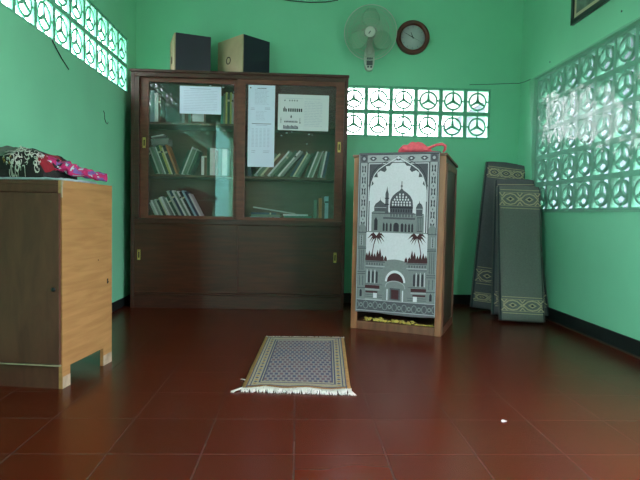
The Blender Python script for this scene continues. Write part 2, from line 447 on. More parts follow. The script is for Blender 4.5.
# poster with small building silhouettes and columns of text
mk = []
for k in range(6):
    if k == 1: continue
    mk += [(.048 + .019 * k, .056 + .019 * k, .044, .052, 3), (.0505 + .019 * k, .0535 + .019 * k, .040, .0535, 3)]
mk += [(.05, .196, .030, .0315, 1), (.21, .33, .030, .0315, 1)]
mk += [(.040, .046, .108, .134, 2), (.048, .053, .095, .134, 2), (.055, .059, .104, .134, 2), (.061, .068, .112, .134, 2)]
for k in range(7):
    mk.append((.078 + k * .0165, .089 + k * .0165, .108, .134, 2))
mk += [(.100, .106, .160, .182, 2), (.097, .109, .170, .178, 2), (.022, .025, .180, .224, 3), (.020, .028, .195, .200, 3), (.170, .173, .180, .224, 3), (.168, .178, .215, .222, 3)]
for k in range(9):
    mk.append((.05 + k * .0118, .0585 + k * .0118, .206, .217, 3 if k % 4 else 2))
mk += [(.06, .150, .200, .2015, 1)]
for k in range(12):
    mk.append((.043 + k * .0098, .050 + k * .0098, .238 + .004 * (k % 3), .262, 3))
mk += [(.043, .16, .262, .266, 3)]
mk += text_rows(.205, .345, .052, .245, .0125, .0018, 1, 1.0, .035)
paper('paper_poster', -.170, .226, 1.412, 1.690, yr, M['paper'], mk,
      'landscape poster with black mosque silhouettes and text taped on the right glass door', .004)

# ------------------------------------------------------------------ books
BCOL = {'grey green': (96, 116, 98), 'dark green': (44, 70, 52), 'cream': (196, 190, 160), 'white': (206, 210, 204), 'brown': (92, 62, 44),
        'dark blue': (44, 54, 74), 'grey': (122, 126, 122), 'orange brown': (176, 106, 60), 'olive yellow': (170, 164, 84), 'black': (30, 32, 32),
        'dull red': (130, 52, 46), 'pale blue': (150, 176, 188), 'pale grey': (168, 172, 164), 'teal': (50, 120, 104)}
BM = {k: mat('book_' + k.replace(' ', '_'), srgb(*[min(235, q * 1.12 + 6) for q in v]), .55, .1, 20) for k, v in BCOL.items()}
BM['pages'] = mat('book_pages', srgb(206, 198, 170), .8, .1, 60)
ORD = ['first', 'second', 'third', 'fourth', 'fifth', 'sixth', 'seventh', 'eighth', 'ninth', 'tenth', 'eleventh', 'twelfth', 'thirteenth',
       'fourteenth', 'fifteenth', 'sixteenth', 'seventeenth', 'eighteenth', 'nineteenth', 'twentieth', 'twenty-first', 'twenty-second', 'twenty-third', 'twenty-fourth']
MESH = {}
def book(T_, t, h, d, col, label, group):
    """book standing on its foot: x thickness, y from spine (0) to fore edge (d), z height"""
    ck = .0022
    mb = MB()
    mb.box(0, ck, 0, d, 0, h); mb.box(t - ck, t, 0, d, 0, h); mb.box(ck, t - ck, 0, ck, 0, h)
    # title band across the spine
    bi = 1
    if int(h * 1e4 + t * 1e4) % 3 == 0: mb.box(.0006, t - .0006, -.0004, 0, h * .74, h * .80, bi)
    o = obj('book', mb, [BM[col], BM['pages'] if col in ('dark green', 'black', 'dark blue', 'brown', 'grey green', 'dull red', 'teal') else BM['black']])
    o.matrix_world = T_; WM[o] = T_
    obj('pages', MB().box(ck, t - ck, ck, d - .003, .003, h - .003), BM['pages'], o, world=False)
    return tag(o, label, 'book', group)
def row(items, x, z, lean, y, where, group, start=0):
    """items (thickness, height, colour); lean degrees, + = top to the right"""
    th = R(lean); k = start
    if lean > 0:      # pivot on bottom right corner
        for t, h, c in items:
            x += t / math.cos(th)
            Tm = Matrix.Translation((x, y + random.uniform(0, .02), z + .001)) @ Matrix.Rotation(th, 4, 'Y') @ Matrix.Translation((-t, 0, 0))
            book(Tm, t - .0008, h, .15, c, lab(c, t, lean, k, where), group); k += 1
    else:
        for t, h, c in items:
            Tm = Matrix.Translation((x, y + random.uniform(0, .02), z + .001)) @ Matrix.Rotation(th, 4, 'Y')
            book(Tm, t - .0008, h, .15, c, lab(c, t, lean, k, where), group); k += 1
            x += t / math.cos(th)
    return x, k
def lab(c, t, lean, k, where):
    pose = 'upright' if abs(lean) < 4 else ('leaning right' if lean > 0 else 'leaning left')
    thick = 'thin' if t < .016 else ('thick' if t > .028 else 'medium')
    return f'{thick} {c} book {pose}, {ORD[k]} from left, {where}'.replace('orange brown', 'tan')
yb = CY0 + .075
z1 = .7055; z2 = SH[0] + .018; z3 = SH[1] + .018
# left, middle shelf
w = 'middle shelf, left glass door'; g = 'books on the middle shelf, left door'
x, k = row([(.024, .215, 'dark green'), (.014, .22, 'pale grey'), (.018, .225, 'grey green'), (.016, .23, 'grey'), (.012, .225, 'white'), (.022, .235, 'dark green'), (.014, .24, 'olive yellow'),
            (.012, .22, 'cream'), (.022, .235, 'black'), (.014, .245, 'orange brown')], -1.135, z2, -21, yb, w, g)
x, k = row([(.020, .205, 'dark green'), (.012, .235, 'white'), (.024, .21, 'grey green'), (.012, .22, 'pale grey'), (.020, .20, 'dark green')], x + .002, z2, 21, yb, w, g, k)
x, k = row([(.022, .15, 'white'), (.022, .19, 'brown'), (.024, .22, 'dark green'), (.044, .215, 'white'), (.022, .20, 'dull red'), (.030, .21, 'grey'), (.040, .21, 'white')], x + .086, z2, 0, yb, w, g, k)
# left, bottom shelf
w = 'bottom shelf, left glass door'; g = 'books on the bottom shelf, left door'
x, k = row([(.018, .13, 'pale grey'), (.012, .15, 'white'), (.018, .15, 'grey'), (.014, .16, 'pale grey'), (.018, .15, 'black'), (.014, .175, 'cream'), (.018, .18, 'white'), (.016, .18, 'grey')],
           -1.125, z1, -25, yb, w, g)
x, k = row([(.012, .18, 'white'), (.022, .19, 'dark green'), (.018, .24, 'pale grey'), (.020, .24, 'dark blue'), (.014, .245, 'white'), (.020, .235, 'grey green'), (.014, .24, 'white'),
            (.022, .235, 'black'), (.016, .245, 'pale blue'), (.018, .235, 'dark blue'), (.012, .22, 'white')], x + .012, z1, -28, yb, w, g, k)
# left, top shelf
w = 'top shelf, left glass door'; g = 'books on the top shelf, left door'
x, k = row([(.030, .22, 'grey'), (.032, .25, 'pale blue'), (.028, .23, 'white'), (.020, .21, 'brown')], -1.205, z3, 0, yb, w, g)
x, k = row([(.022, .20, 'grey'), (.030, .21, 'brown'), (.020, .19, 'grey green')], -.93, z3, 0, yb, w, g, k)
x, k = row([(.020, .22, 'teal'), (.018, .24, 'grey green'), (.014, .25, 'olive yellow'), (.020, .24, 'dark green'), (.014, .25, 'olive yellow'), (.014, .24, 'white')], -.625, z3, 0, yb, w, g, k)
# right, middle shelf
w = 'middle shelf, right glass door'; g = 'books on the middle shelf, right door'
x, k = row([(.030, .19, 'black'), (.026, .18, 'dark blue')], -.435, z2, 0, yb, w, g)
x, k = row([(.014, .21, 'white'), (.026, .225, 'grey green'), (.014, .235, 'cream'), (.028, .24, 'brown'), (.016, .255, 'white'), (.022, .25, 'grey green'), (.026, .26, 'dark green'), (.014, .27, 'white'), (.020, .26, 'grey')],
           x + .012, z2, 40, yb, w, g, k)
x, k = row([(.022, .20, 'dark blue'), (.012, .22, 'cream'), (.022, .21, 'grey green'), (.018, .22, 'dark green')], x + .055, z2, 30, yb, w, g, k)
x, k = row([(.018, .22, 'dark green'), (.012, .22, 'white'), (.022, .215, 'grey green'), (.012, .22, 'pale grey')], x + .038, z2, 21, yb, w, g, k)
x, k = row([(.020, .20, 'grey green'), (.014, .215, 'white'), (.024, .21, 'dark blue')], x + .036, z2, 11, yb, w, g, k)
# right, bottom shelf
w = 'bottom shelf, right glass door'; g = 'books on the bottom shelf, right door'
row([(.020, .17, 'grey green')], .130, z1 + .0, 0, yb + .03, w, g, 0)
row([(.026, .185, 'orange brown'), (.022, .15, 'brown'), (.030, .20, 'pale blue')], .166, z1, 0, yb + .01, w, g, 1)
def flat_book(x, z, y, rz, t, h, d, col, label, tilt=0.):
    # laid on its cover: thickness up
    Tm = Matrix.Translation((x, y, z)) @ Matrix.Rotation(rz, 4, 'Z') @ Matrix.Rotation(tilt, 4, 'Y') @ Matrix.Rotation(R(90), 4, 'Y') @ Matrix.Translation((-t, 0, 0))
    book(Tm, t, h, d, col, label, 'books lying flat in the bookcase')
fb_ = 'right bottom shelf'
flat_book(-.385, z1 + .001, yb + .01, .05, .024, .24, .16, 'pale blue', 'pale blue book lying flat at the left end of the ' + fb_)
flat_book(-.375, z1 + .0265, yb + .02, -.08, .018, .23, .15, 'grey green', 'grey green book lying flat on a pale blue book, ' + fb_)
flat_book(-.375, z1 + .0455, yb + .01, .03, .016, .20, .15, 'dark blue', 'dark blue book on top of the flat pile, left of the ' + fb_)
flat_book(-.13, z1 + .001, yb, -.04, .018, .25, .16, 'white', 'white book lying flat at the centre of the ' + fb_)
flat_book(-.11, z1 + .020, yb + .008, .06, .018, .22, .15, 'teal', 'teal book lying flat on a white book, ' + fb_)
flat_book(-.12, z1 + .039, yb + .004, -.02, .014, .20, .15, 'white', 'thin white book lying on a teal book, ' + fb_)
flat_book(-.36, z1 + .098, yb + .005, -.02, .010, .34, .15, 'pale grey', 'thin pale grey book lying tilted across the pile, ' + fb_, R(8))
# boxes lying on the leaning books
def small_box(x0, x1, z0, z1_, c, label, tilt):
    cx = (x0 + x1) / 2
    Tm = Matrix.Translation((cx, yb + .08, z0)) @ Matrix.Rotation(tilt, 4, 'Y')
    o = MB().box(-(x1 - x0) / 2, (x1 - x0) / 2, -.07, .07, 0, z1_ - z0)
    o = obj('storage_box', o, BM[c], bevel=.003); o.matrix_world = Tm
    lid = obj('lid', MB().box(-(x1 - x0) / 2 - .002, (x1 - x0) / 2 + .002, -.072, .072, z1_ - z0 - .012, z1_ - z0 + .002), BM[c], o, world=False)
    tag(o, label, 'box')
small_box(-1.165, -1.03, z2 + .232, z2 + .278, 'grey', 'flat grey box lying on the leaning books behind the left glass door', R(-4))
o = obj('booklet', MB().box(-.05, .05, -.06, .06, 0, .012), [BM['white']], bevel=.001)
o.matrix_world = Matrix.Translation((-1.12, yb + .08, z2 + .296)) @ Matrix.Rotation(R(-12), 4, 'Y')
tag(o, 'small white booklet tilted on top of the grey box', 'booklet')
o = obj('framed_card', MB().box(-.85, -.74, yb - .02, yb - .008, z3 + .001, z3 + .110), [BM['brown']])
obj('card', MB().box(-.84, -.75, yb - .022, yb - .020, z3 + .010, z3 + .100), [M['paper']], o)
tag(o, 'small framed white card standing under the pale blue sheet, top left shelf', 'framed card')

# ------------------------------------------------------------------ loudspeakers on the bookcase
def speaker(cx, cy, ang, side, face, h, label):
    """near corner at (cx,cy); dark side runs right along ang, front face runs back-left"""
    r = empty('loudspeaker', (cx, cy, CZ + .0005), ang, label, 'loudspeaker', 'loudspeakers on the bookcase')
    obj('cabinet', MB().box(.004, side, 0, face, 0, h), M['spk_side'], r, world=False, bevel=.002)
    fb = MB().box(-.008, .0035, .002, face - .002, .002, h - .002)
    fr_ = obj('front_panel', fb, M['spk_front'], r, world=False, bevel=.002); fr_['label'] = 'beige front with a round port'
    pt = MB().lathe([(.030, -.001), (.030, .0025), (.024, .0030), (.022, -.0005), (0, -.0005)], (-.008, face * .55, h * .42), (-1, 0, 0), 28)
    obj('port', pt, M['dark'], fr_, world=False)
    return r
speaker(-.447, 4.285, R(43), .265, .335, .300, 'right dark blue loudspeaker, beige port side showing, on the bookcase')
speaker(-.975, 4.300, R(19), .275, .30, .300, 'left dark blue loudspeaker on the bookcase, nearest the side wall vents')

# ------------------------------------------------------------------ wall fan
fan = empty('wall_fan', (.575, YB, 2.05), label='white round wall fan mounted beside the clock above the back vents', cat='fan')
hc = Vector((.565, 4.47, 2.252)); ax = Vector((-.16, -1, -.22)).normalized()
u1 = ax.cross(Vector((0, 0, 1))).normalized(); w1 = ax.cross(u1).normalized()
def circ(r, off, n=56): return [hc + ax * off + (u1 * math.cos(2 * PI * k / n) + w1 * math.sin(2 * PI * k / n)) * r for k in range(n)]
def cage(sgn, depth):
    mb = MB(); 
    for r, o_ in ((.06, 1.0), (.10, .96), (.15, .82), (.19, .5)): mb.tube(circ(r, sgn * depth * o_), .0009, 5, closed=True)
    for k in range(96):
        t = 2 * PI * k / 96
        d = u1 * math.cos(t) + w1 * math.sin(t)
        mb.tube([hc + ax * (sgn * depth * math.sqrt(max(0, 1 - (r / .212) ** 3))) + d * r for r in (.035, .08, .13, .17, .20, .212)], .0010, 4, cap=False)
    return mb
obj('rear_grille', cage(-1, .05), M['fan_wire'], fan)
obj('front_grille', cage(1, .078), M['fan_wire'], fan)
obj('grille_rim', MB().tube(circ(.213, 0), .0035, 8, closed=True), M['white_plastic'], fan)
hb = MB().lathe([(0, .084), (.036, .083), (.041, .079), (.041, .072), (0, .072)], hc, ax, 32)
hub = obj('hub_badge', hb, M['white_plastic'], fan)
obj('badge_mark', MB().box(-.004, .004, -.0005, .0005, -.020, .020, 0, Matrix.Translation(hc + ax * .0850) @ Matrix.Rotation(R(35), 4, 'Y')), M['fan_grey'], hub)
for k in range(3):
    t0 = 2 * PI * k / 3 + .5
    def blade(a, b_):
        r = .03 + .155 * b_; th = t0 + (a - .5) * (1.1 * math.sin(PI * min(1, .25 + b_ * .75)) + .35)
        return hc + (u1 * math.cos(th) + w1 * math.sin(th)) * r + ax * ((a - .5) * .035)
    obj('blade', MB().grid(blade, 10, 8), M['fan_blade'], fan, solid=.002)
obj('motor_housing', MB().lathe([(.03, .02), (.05, .0), (.055, -.05), (.05, -.10), (.03, -.125), (0, -.128)], hc, ax, 28), M['fan_grey'], fan)
obj('mount_arm', MB().tube([hc - ax * .10 + Vector((0, 0, -.02)), (.575, 4.575, 2.20), (.575, 4.60, 2.12)], [.022, .022, .026], 14), M['white_plastic'], fan)
pb = []
for k in range(24):
    t = 2 * PI * k / 24; pb.append((.578 + .043 * math.copysign(abs(math.cos(t)) ** .7, math.cos(t)), 2.085 + .105 * math.copysign(abs(math.sin(t)) ** .75, math.sin(t))))
cp = obj('base_plate', MB().prism(pb, .055, Matrix.Translation((0, YB - .056, 0))), M['white_plastic'], fan, bevel=.006)
obj('control_panel', MB().box(.552, .604, YB - .060, YB - .0555, 2.02, 2.085), M['fan_grey'], cp, bevel=.003)
for x in (.565, .591): obj('knob', MB().lathe([(.008, 0), (.008, .008), (0, .009)], (x, YB - .060, 2.006), n=14), M['fan_grey'], cp)
obj('pull_cord', MB().tube([(.60, 4.57, 2.0), (.601, 4.57, 1.975), (.600, 4.57, 1.955)], .001, 5), M['white_plastic'], cp)

# ------------------------------------------------------------------ wall clock
ck = empty('wall_clock', (.947, YB, 2.276), label='round wall clock with red-brown rim and pale face, right of the fan', cat='clock')
cc = (.947, YB, 2.276)
obj('rim', MB().lathe([(.104, .0), (.104, .022), (.110, .032), (.122, .038), (.136, .034), (.143, .022), (.143, 0)], cc, n=56), M['clock_rim'], ck)
obj('dial', MB().lathe([(0, .012), (.105, .012), (.105, .004)], cc, n=48), M['clock_face'], ck)
mk = MB()
for k in range(12):
    Tm = Matrix.Translation(cc) @ Matrix.Rotation(R(30 * k), 4, 'Y')
    mk.box(-.0025, .0025, -.0132, -.0124, .080, .094 if k % 3 else .098, 0, Tm)
obj('hour_marks', mk, M['ink_pale'], ck)
def hand(name, ang, ln, back, wd, y, m):
    Tm = Matrix.Translation(cc) @ Matrix.Rotation(R(ang), 4, 'Y')
    obj(name, MB().prism([(-wd, -back), (wd, -back), (wd * .4, ln), (-wd * .4, ln)], .001, Tm @ Matrix.Translation((0, -y, 0))), m, ck)
hand('hour_hand', -22, .045, .01, .004, .016, M['ink_black'])
hand('minute_hand', -62, .075, .012, .0032, .018, M['ink_black'])
hand('second_hand', 118, .080, .022, .001, .020, M['ink'])

# cable sagging along the top of the back wall, small wires
tag(obj('cable', MB().tube([(-.46, YB - .006, ZC - .01), (-.42, YB - .006, 2.70), (-.26, YB - .006, 2.572), (-.10, YB - .006, 2.548), (.07, YB - .006, 2.540), (.20, YB - .006, 2.548), (.30, YB - .006, 2.566), (.37, YB - .006, 2.64), (.40, YB - .006, ZC - .01)], .004, 7), M['cable'], at=(0, YB, 2.54)),
    'thin black cable sagging along the top of the back wall', 'cable')
tag(obj('wire', MB().tube([(1.45, YB - .003, 1.897), (1.60, YB - .003, 1.905), (1.75, YB - .003, 1.915), (1.885, YB - .004, 1.922), (XR - .004, 4.55, 1.915), (XR - .004, 4.44, 1.908)], .0022, 6), M['cable'], at=(1.8, YB, 1.9)),
    'thin dark wire across the right corner to the sheet edge', 'wire')
tag(obj('hanging_string', MB().tube([(XL + .004, 3.085, 1.690), (XL + .006, 3.12, 1.665), (XL + .005, 3.20, 1.625), (XL + .004, 3.30, 1.588)], .0028, 6), M['metal_dark'], at=(XL, 3.1, 1.69)),
    'short dark string hanging slanted below the left wall vents', 'string')
tag(obj('wall_hook', MB().tube([(XL + .001, 3.878, 1.455), (XL + .008, 3.878, 1.44), (XL + .008, 3.885, 1.40), (XL + .012, 3.90, 1.375), (XL + .012, 3.93, 1.372), (XL + .010, 3.945, 1.388)], .0022, 6), M['metal_dark'], at=(XL, 3.9, 1.44)),
    'small bent wire hook in the left green wall', 'hook')
for (y, z, lb) in ((3.19, 2.0, 'small nail in the right wall, above the plastic sheet and near the frame'), (4.10, 1.955, 'small nail in the right wall just above the far end of the sheet')):
    tag(obj('nail', MB().lathe([(0, .006), (.006, .005), (.006, .003), (.002, .003), (.002, 0)], (XR, y, z), (-1, 0, 0), 10), M['metal_dark'], at=(XR, y, z)), lb, 'nail')

# ------------------------------------------------------------------ picture frame high on the right wall
pf = empty('picture_frame', (XR, 3.48, 2.115), label='black framed picture with cream border high on the right wall', cat='picture')
y0, y1, z0, z1f = 3.20, 3.768, 2.112, 2.56
fb = MB(); w = .034
for a0, a1, b0, b1 in ((y0, y1, z0, z0 + w), (y0, y1, z1f - w, z1f), (y0, y0 + w, z0 + w, z1f - w), (y1 - w, y1, z0 + w, z1f - w)):
    fb.box(XR - .024, XR - .001, a0, a1, b0, b1)
obj('frame', fb, M['frame_black'], pf, bevel=.003)
obj('border', MB().box(XR - .014, XR - .010, y0 + w, y1 - w, z0 + w, z1f - w), M['frame_cream'], pf)
obj('picture', MB().box(XR - .0155, XR - .0142, y0 + w + .028, y1 - w - .028, z0 + w + .028, z1f - w - .028), M['picture'], pf)

# ------------------------------------------------------------------ low cabinet at the left
A = R(-7.6)
cb = empty('low_cabinet', (-.983, 2.296, 0), A, 'low cabinet with dark front and bare plywood side against the left wall', 'cabinet')
W_, D_, H_ = .372, .438, .885
# local: x from -W_ (wall side) to 0, y from 0 (front) to D_
sp = MB().add([], [])
prof = [(0, 0), (.060, 0), (.060, .088), (.352, .088), (.352, 0), (D_, 0), (D_, H_ - .004), (0, H_ - .004)]
def side_panel(x0):
    k = len(prof); vs = [(x0, a, b_) for a, b_ in prof] + [(x0 + .016, a, b_) for a, b_ in prof]
    m_ = MB(); m_.add(vs, [tuple(reversed(range(k))), tuple(range(k, 2 * k))] + [(i, (i + 1) % k, (i + 1) % k + k, i + k) for i in range(k)])
    return m_
s1 = obj('side_panel', side_panel(-.016), M['ply'], cb, world=False); s1['label'] = 'bare plywood side with cut-out foot'
h_ = MB(); h_.box(-.0005, .0006, .388, .400, .400, .424); h_.box(-.0005, .0006, .300, .306, .520, .526)
h_.box(-.0005, .0006, .402, .406, .404, .410)
obj('hole', h_, M['dark'], s1, world=False)
for a, b_ in ((.002, .060), (.352, .437)):
    obj('scuffed_foot', MB().box(-.0008, .0009, a, b_, .0, .050), M['ply_dirty'], s1, world=False)
chip = MB()
for k in range(9):
    z = H_ - .004 - k * .008; chip.box(-.004, .0008, -.0012, random.uniform(.004, .012) * (1 - k * .06), z - .008, z)
obj('chipped_edge', chip, M['ply_dirty'], s1, world=False)
obj('side_panel', side_panel(-W_), M['cabdark'], cb, world=False)
obj('top_panel', MB().box(-W_ + .016, -.016, -.0, D_, H_ - .022, H_ - .004), M['cabdark'], cb, world=False, bevel=.001)
obj('front_rail', MB().box(-W_ + .016, -.0165, -.001, .016, H_ - .056, H_ - .0225), M['cabdark'], cb, world=False, bevel=.002)
dr_ = obj('door', MB().box(-W_ + .002, -.004, -.017, -.002, .108, H_ - .058), M['cabdark'], cb, world=False, bevel=.002)
obj('lock', MB().lathe([(.009, 0), (.009, .003), (.004, .004), (0, .0035)], (-.028, -.017, .425), n=18), M['metal_dark'], dr_, world=False)
obj('front_edge_strip', MB().box(-W_ + .002, -.004, -.014, -.002, .099, .104), M['ply_dirty'], cb, world=False)
obj('plinth', MB().box(-W_ + .002, -.017, -.001, .014, 0, .098), M['cabdark'], cb, world=False)
obj('back_panel', MB().box(-W_ + .016, -.016, D_ - .006, D_, .095, H_ - .023), M['cabdark'], cb, world=False)

# ------------------------------------------------------------------ cloths heaped on the cabinet
def strip(mb, pts, w, fn, mi, off=.0007):
    """ribbon of width w along 2D points, mapped to a surface by fn(u, v, offset)"""
    k = len(pts)
    for i in range(k - 1):
        a = Vector(pts[i]); b_ = Vector(pts[i + 1]); d = b_ - a
        if d.length < 1e-9: continue
        nrm = Vector((-d.y, d.x)).normalized() * w / 2
        e = d.normalized() * w * .25
        mb.add([fn(*(a - nrm - e), off), fn(*(b_ - nrm + e), off), fn(*(b_ + nrm + e), off), fn(*(a + nrm - e), off)], [(0, 1, 2, 3)], mi)
def poly(mb, pts, fn, mi, off=.0005):
    mb.add([fn(a, b_, off) for a, b_ in pts], [tuple(range(len(pts)))], mi)
def ell(cx, cy, rx, ry, n=14, a0=0, a1=2 * PI):
    return [(cx + rx * math.cos(a0 + (a1 - a0) * k / n), cy + ry * math.sin(a0 + (a1 - a0) * k / n)) for k in range(n + (0 if abs(a1 - a0 - 2 * PI) < 1e-6 else 1))]

M['cl_black'] = mat('mat_black_pile', srgb(38, 36, 36), .95, .3, 60, .5, 160)
M['cl_grey'] = mat('mat_grey_pile', srgb(104, 112, 106), .95, .15, 60, .5, 160)
M['cl_white'] = mat('mat_white_scroll', srgb(206, 202, 196), .95)
M['cl_red'] = mat('mat_red', srgb(140, 30, 44), .95, .2, 50)
M['cl_magenta'] = mat('shawl_magenta', srgb(186, 40, 104), .9, .35, 28, .5, 60)
M['cl_purple'] = mat('shawl_purple', srgb(112, 88, 150), .9, .3, 40)
M['cl_pale'] = mat('pale_blue_cloth', srgb(172, 192, 200), .9, .15, 30)
M['cl_gold'] = mat('gold_thread', srgb(180, 140, 60), .8)
IA = Matrix.Translation((-.983, 2.296, H_ - .004)) @ Matrix.Rotation(A, 4, 'Z')
# pale cloth flat underneath
def pale(a, b_):
    x = -.365 + a * .42; y = .02 + b_ * .33
    return IA @ Vector((x * .98, y, .006 + .004 * noise.noise(Vector((x * 20, y * 20, 1))) ))
tag(obj('folded_cloth', MB().grid(lambda a, b_: IA @ Vector((-.355 + a * .335, .03 + b_ * .30, .007 + .003 * noise.noise(Vector((a * 7, b_ * 7, 1))))), 24, 20), M['cl_pale'], solid=.009, at=IA @ Vector((-.2, .2, .0))),
    'pale blue folded cloth lying under the patterned mats on the low cabinet', 'cloth')
# black patterned mat, thickly folded: closed cross-section in y-z swept along x
def mat_surf(a, b_, off=0.):
    """a along x 0..1 (left to right); b_ around the section from front foot over the top to the back"""
    x = -.372 + a * .272
    hgt = (.122 + .012 * math.sin(a * 5.0)) * (1 if a < .80 else max(.30, 1 - ((a - .80) / .20) ** 2 * .70))
    t = PI * b_
    cy, ry = .165, .135
    y = cy - (ry + off) * math.copysign(abs(math.cos(t)) ** .55, math.cos(t))
    z = .013 + (hgt + off) * abs(math.sin(t)) ** .6
    nz_ = .018 * noise.noise(Vector((x * 17, y * 17, z * 20))) + .006 * noise.noise(Vector((x * 45, y * 45, z * 45)))
    crease = -.006 * math.exp(-((b_ - .17) / .03) ** 2)
    return IA @ Vector((x, y - nz_ * .6 + crease * -1, z + nz_ * (abs(math.sin(t)) ** .6)))
mm = MB().grid(mat_surf, 44, 40, mfn=lambda a, b_: (1 if (a < .50 and .20 < b_ < .5) else (3 if (a > .84 and .16 < b_ < .55) else 0)))
for e_ in (0., 1.):      # close the ends
    ring = [mat_surf(e_, k / 24) for k in range(25)]; mm.add(ring, [tuple(range(25))], 0)
fn = lambda a, b_, off: mat_surf(max(0, min(1, .33 + .67 * a)), max(0, min(1, b_)), off + .003)
def arcpts(cx, cy, r, a0, a1, n=8, sy=1.): return [(cx + r * math.cos(R(a0 + (a1 - a0) * k / n)), cy + sy * r * math.sin(R(a0 + (a1 - a0) * k / n))) for k in range(n + 1)]
# long white lines framing the grey panel
strip(mm, [(0, .22), (.15, .225), (.30, .25), (.40, .30), (.50, .37), (.60, .43)], .020, fn, 2, .002)
strip(mm, [(0, .29), (.15, .29), (.28, .32), (.36, .36), (.46, .43)], .010, fn, 2, .002)
strip(mm, [(0, .15), (.12, .15), (.2, .165), (.28, .20)], .010, fn, 2, .002)
for k in range(52):
    cx = .20 + .68 * random.random(); cy = .015 + .37 * random.random(); r = random.uniform(.035, .065); a0 = random.uniform(0, 360)
    strip(mm, arcpts(cx, cy, r, a0, a0 + random.uniform(150, 260), 7, .8), .014, fn, 2, .002)
for k in range(8):
    cx = .03 + .25 * random.random(); cy = .05 + .07 * random.random()
    strip(mm, arcpts(cx, cy, .02, 0, 200, 5, .7), .009, fn, 4 if k % 2 else 2, .002)
tag(obj('folded_prayer_mat', mm, [M['cl_black'], M['cl_grey'], M['cl_white'], M['cl_red'], M['cl_gold']], at=IA @ Vector((-.2, .165, .012))),
    'thick folded black prayer mat with white scrolls on the low cabinet', 'prayer mat')
# magenta shawl trailing to the right
def shawl(a, b_):
    t = 2 * PI * b_
    x = -.150 + a * .205; y = .10 + .17 * a + .02 * math.sin(a * 7)
    ry = .055 * (1 - .62 * a); rz = .028 * (1 - .40 * a ** 2)
    if a > .999 or a < .001: ry *= .2; rz *= .3
    y += ry * math.cos(t); z = .013 + .046 * (1 - a) ** 1.4 + rz * 1.0 + rz * math.sin(t)
    w_ = .010 * noise.noise(Vector((x * 35, y * 35, z * 40)))
    x = min(x + w_, .12)
    return IA @ Vector((x, y + w_ * .5, max(z + w_, .0085 if x < 0 else .006)))
tag(obj('crumpled_shawl', MB().grid(shawl, 40, 26, mfn=lambda a, b_: 1 if noise.noise(Vector((a * 9, b_ * 7, 4))) > .16 else (2 if noise.noise(Vector((a * 12, b_ * 9, 9))) > .28 else (3 if a < .35 and noise.noise(Vector((a * 14, b_ * 9, 19))) > .05 else 0))),
        [M['cl_magenta'], M['cl_purple'], M['cl_pale'], M['cl_black']], at=IA @ Vector((0, .2, .01))),
    'crumpled magenta and purple shawl trailing over the right end of the low cabinet', 'shawl')

# ------------------------------------------------------------------ lectern
LA = R(-24.0)
LW_, LD_, LH = .598, .49, 1.147
lc = empty('lectern', (.375, 3.612, 0), LA, 'brown wooden lectern box standing in front of the back vents', 'lectern')
t_ = .020
def lside(x0):
    pr = [(.004, 0), (LD_, 0), (LD_, LH - .035), (.004, LH - .002)]
    k = 4; vs = [(x0, a, b_) for a, b_ in pr] + [(x0 + t_, a, b_) for a, b_ in pr]
    return MB().add(vs, [(3, 2, 1, 0), (4, 5, 6, 7)] + [(i, (i + 1) % 4, (i + 1) % 4 + 4, i + 4) for i in range(4)])
obj('side_panel', lside(.002), M['lecside'], lc, world=False)
sr = obj('side_panel', lside(LW_ - t_ - .002), M['lecside'], lc, world=False)
rf = MB()
for a0, a1, b0, b1 in ((.020, .060, .05, LH - .05), (LD_ - .045, LD_ - .003, .05, LH - .05), (.020, LD_ - .003, 0, .05), (.060, LD_ - .045, LH - .085, LH - .045)):
    rf.box(LW_ - .002, LW_ + .006, a0, a1, b0, b1)
obj('side_frame', rf, M['lecwood'], sr, world=False, bevel=.002)
for x0 in (-.002, LW_ - .040):
    p_ = obj('front_post', MB().box(x0, x0 + .042, -.016, .004, .0, LH - .004), M['lecedge'], lc, world=False, bevel=.003)
obj('front_rail', MB().box(.041, LW_ - .041, -.012, .006, 0, .052), M['lecwood'], lc, world=False, bevel=.002)
obj('bottom_board', MB().box(.023, LW_ - .023, .007, LD_ - .012, .034, .050), M['lecwood'], lc, world=False)
obj('back_panel', MB().box(.023, LW_ - .023, LD_ - .011, LD_ - .001, .02, LH - .045), M['lecside'], lc, world=False)
tpv = [(-.010, -.022, LH - .003), (LW_ + .010, -.022, LH - .003), (LW_ + .010, LD_ + .01, LH - .036), (-.010, LD_ + .01, LH - .036)]
obj('top_board', MB().add(tpv + [(a, b_, c + .016) for a, b_, c in tpv], [(3, 2, 1, 0), (4, 5, 6, 7), (0, 1, 5, 4), (1, 2, 6, 5), (2, 3, 7, 6), (3, 0, 4, 7)]), M['lecwood'], lc, world=False, bevel=.002)
# yellow scraps on the bottom board
LM = Matrix.Translation((.375, 3.612, 0)) @ Matrix.Rotation(LA, 4, 'Z')
ys = MB()
for k in range(150):
    if k < 128: x = .10 + .30 * random.random() ** 1.0 + random.gauss(0, .02); y = .018 + abs(random.gauss(0, .022))
    else: x = random.choice((.43, .46, .50, .525)) + random.gauss(0, .012); y = .015 + .03 * random.random()
    x = max(.05, min(.55, x)); s_ = random.uniform(.004, .010)
    zz = .0515 + (random.random() * .016 if k < 128 else 0)
    Tm = LM @ Matrix.Translation((x, y + .006, zz + s_ * .3)) @ Matrix.Rotation(random.random() * 6, 4, 'Z') @ Matrix.Rotation(random.random(), 4, 'X')
    ys.box(-s_, s_, -s_ * .6, s_ * .6, -s_ * .3, s_ * .3, 0, Tm)
tag(obj('yellow_crumbs', ys, M['yellow'], at=LM @ Vector((.25, .03, .052))), 'scattered yellow scraps on the bottom ledge of the lectern', 'scraps', kind='stuff')

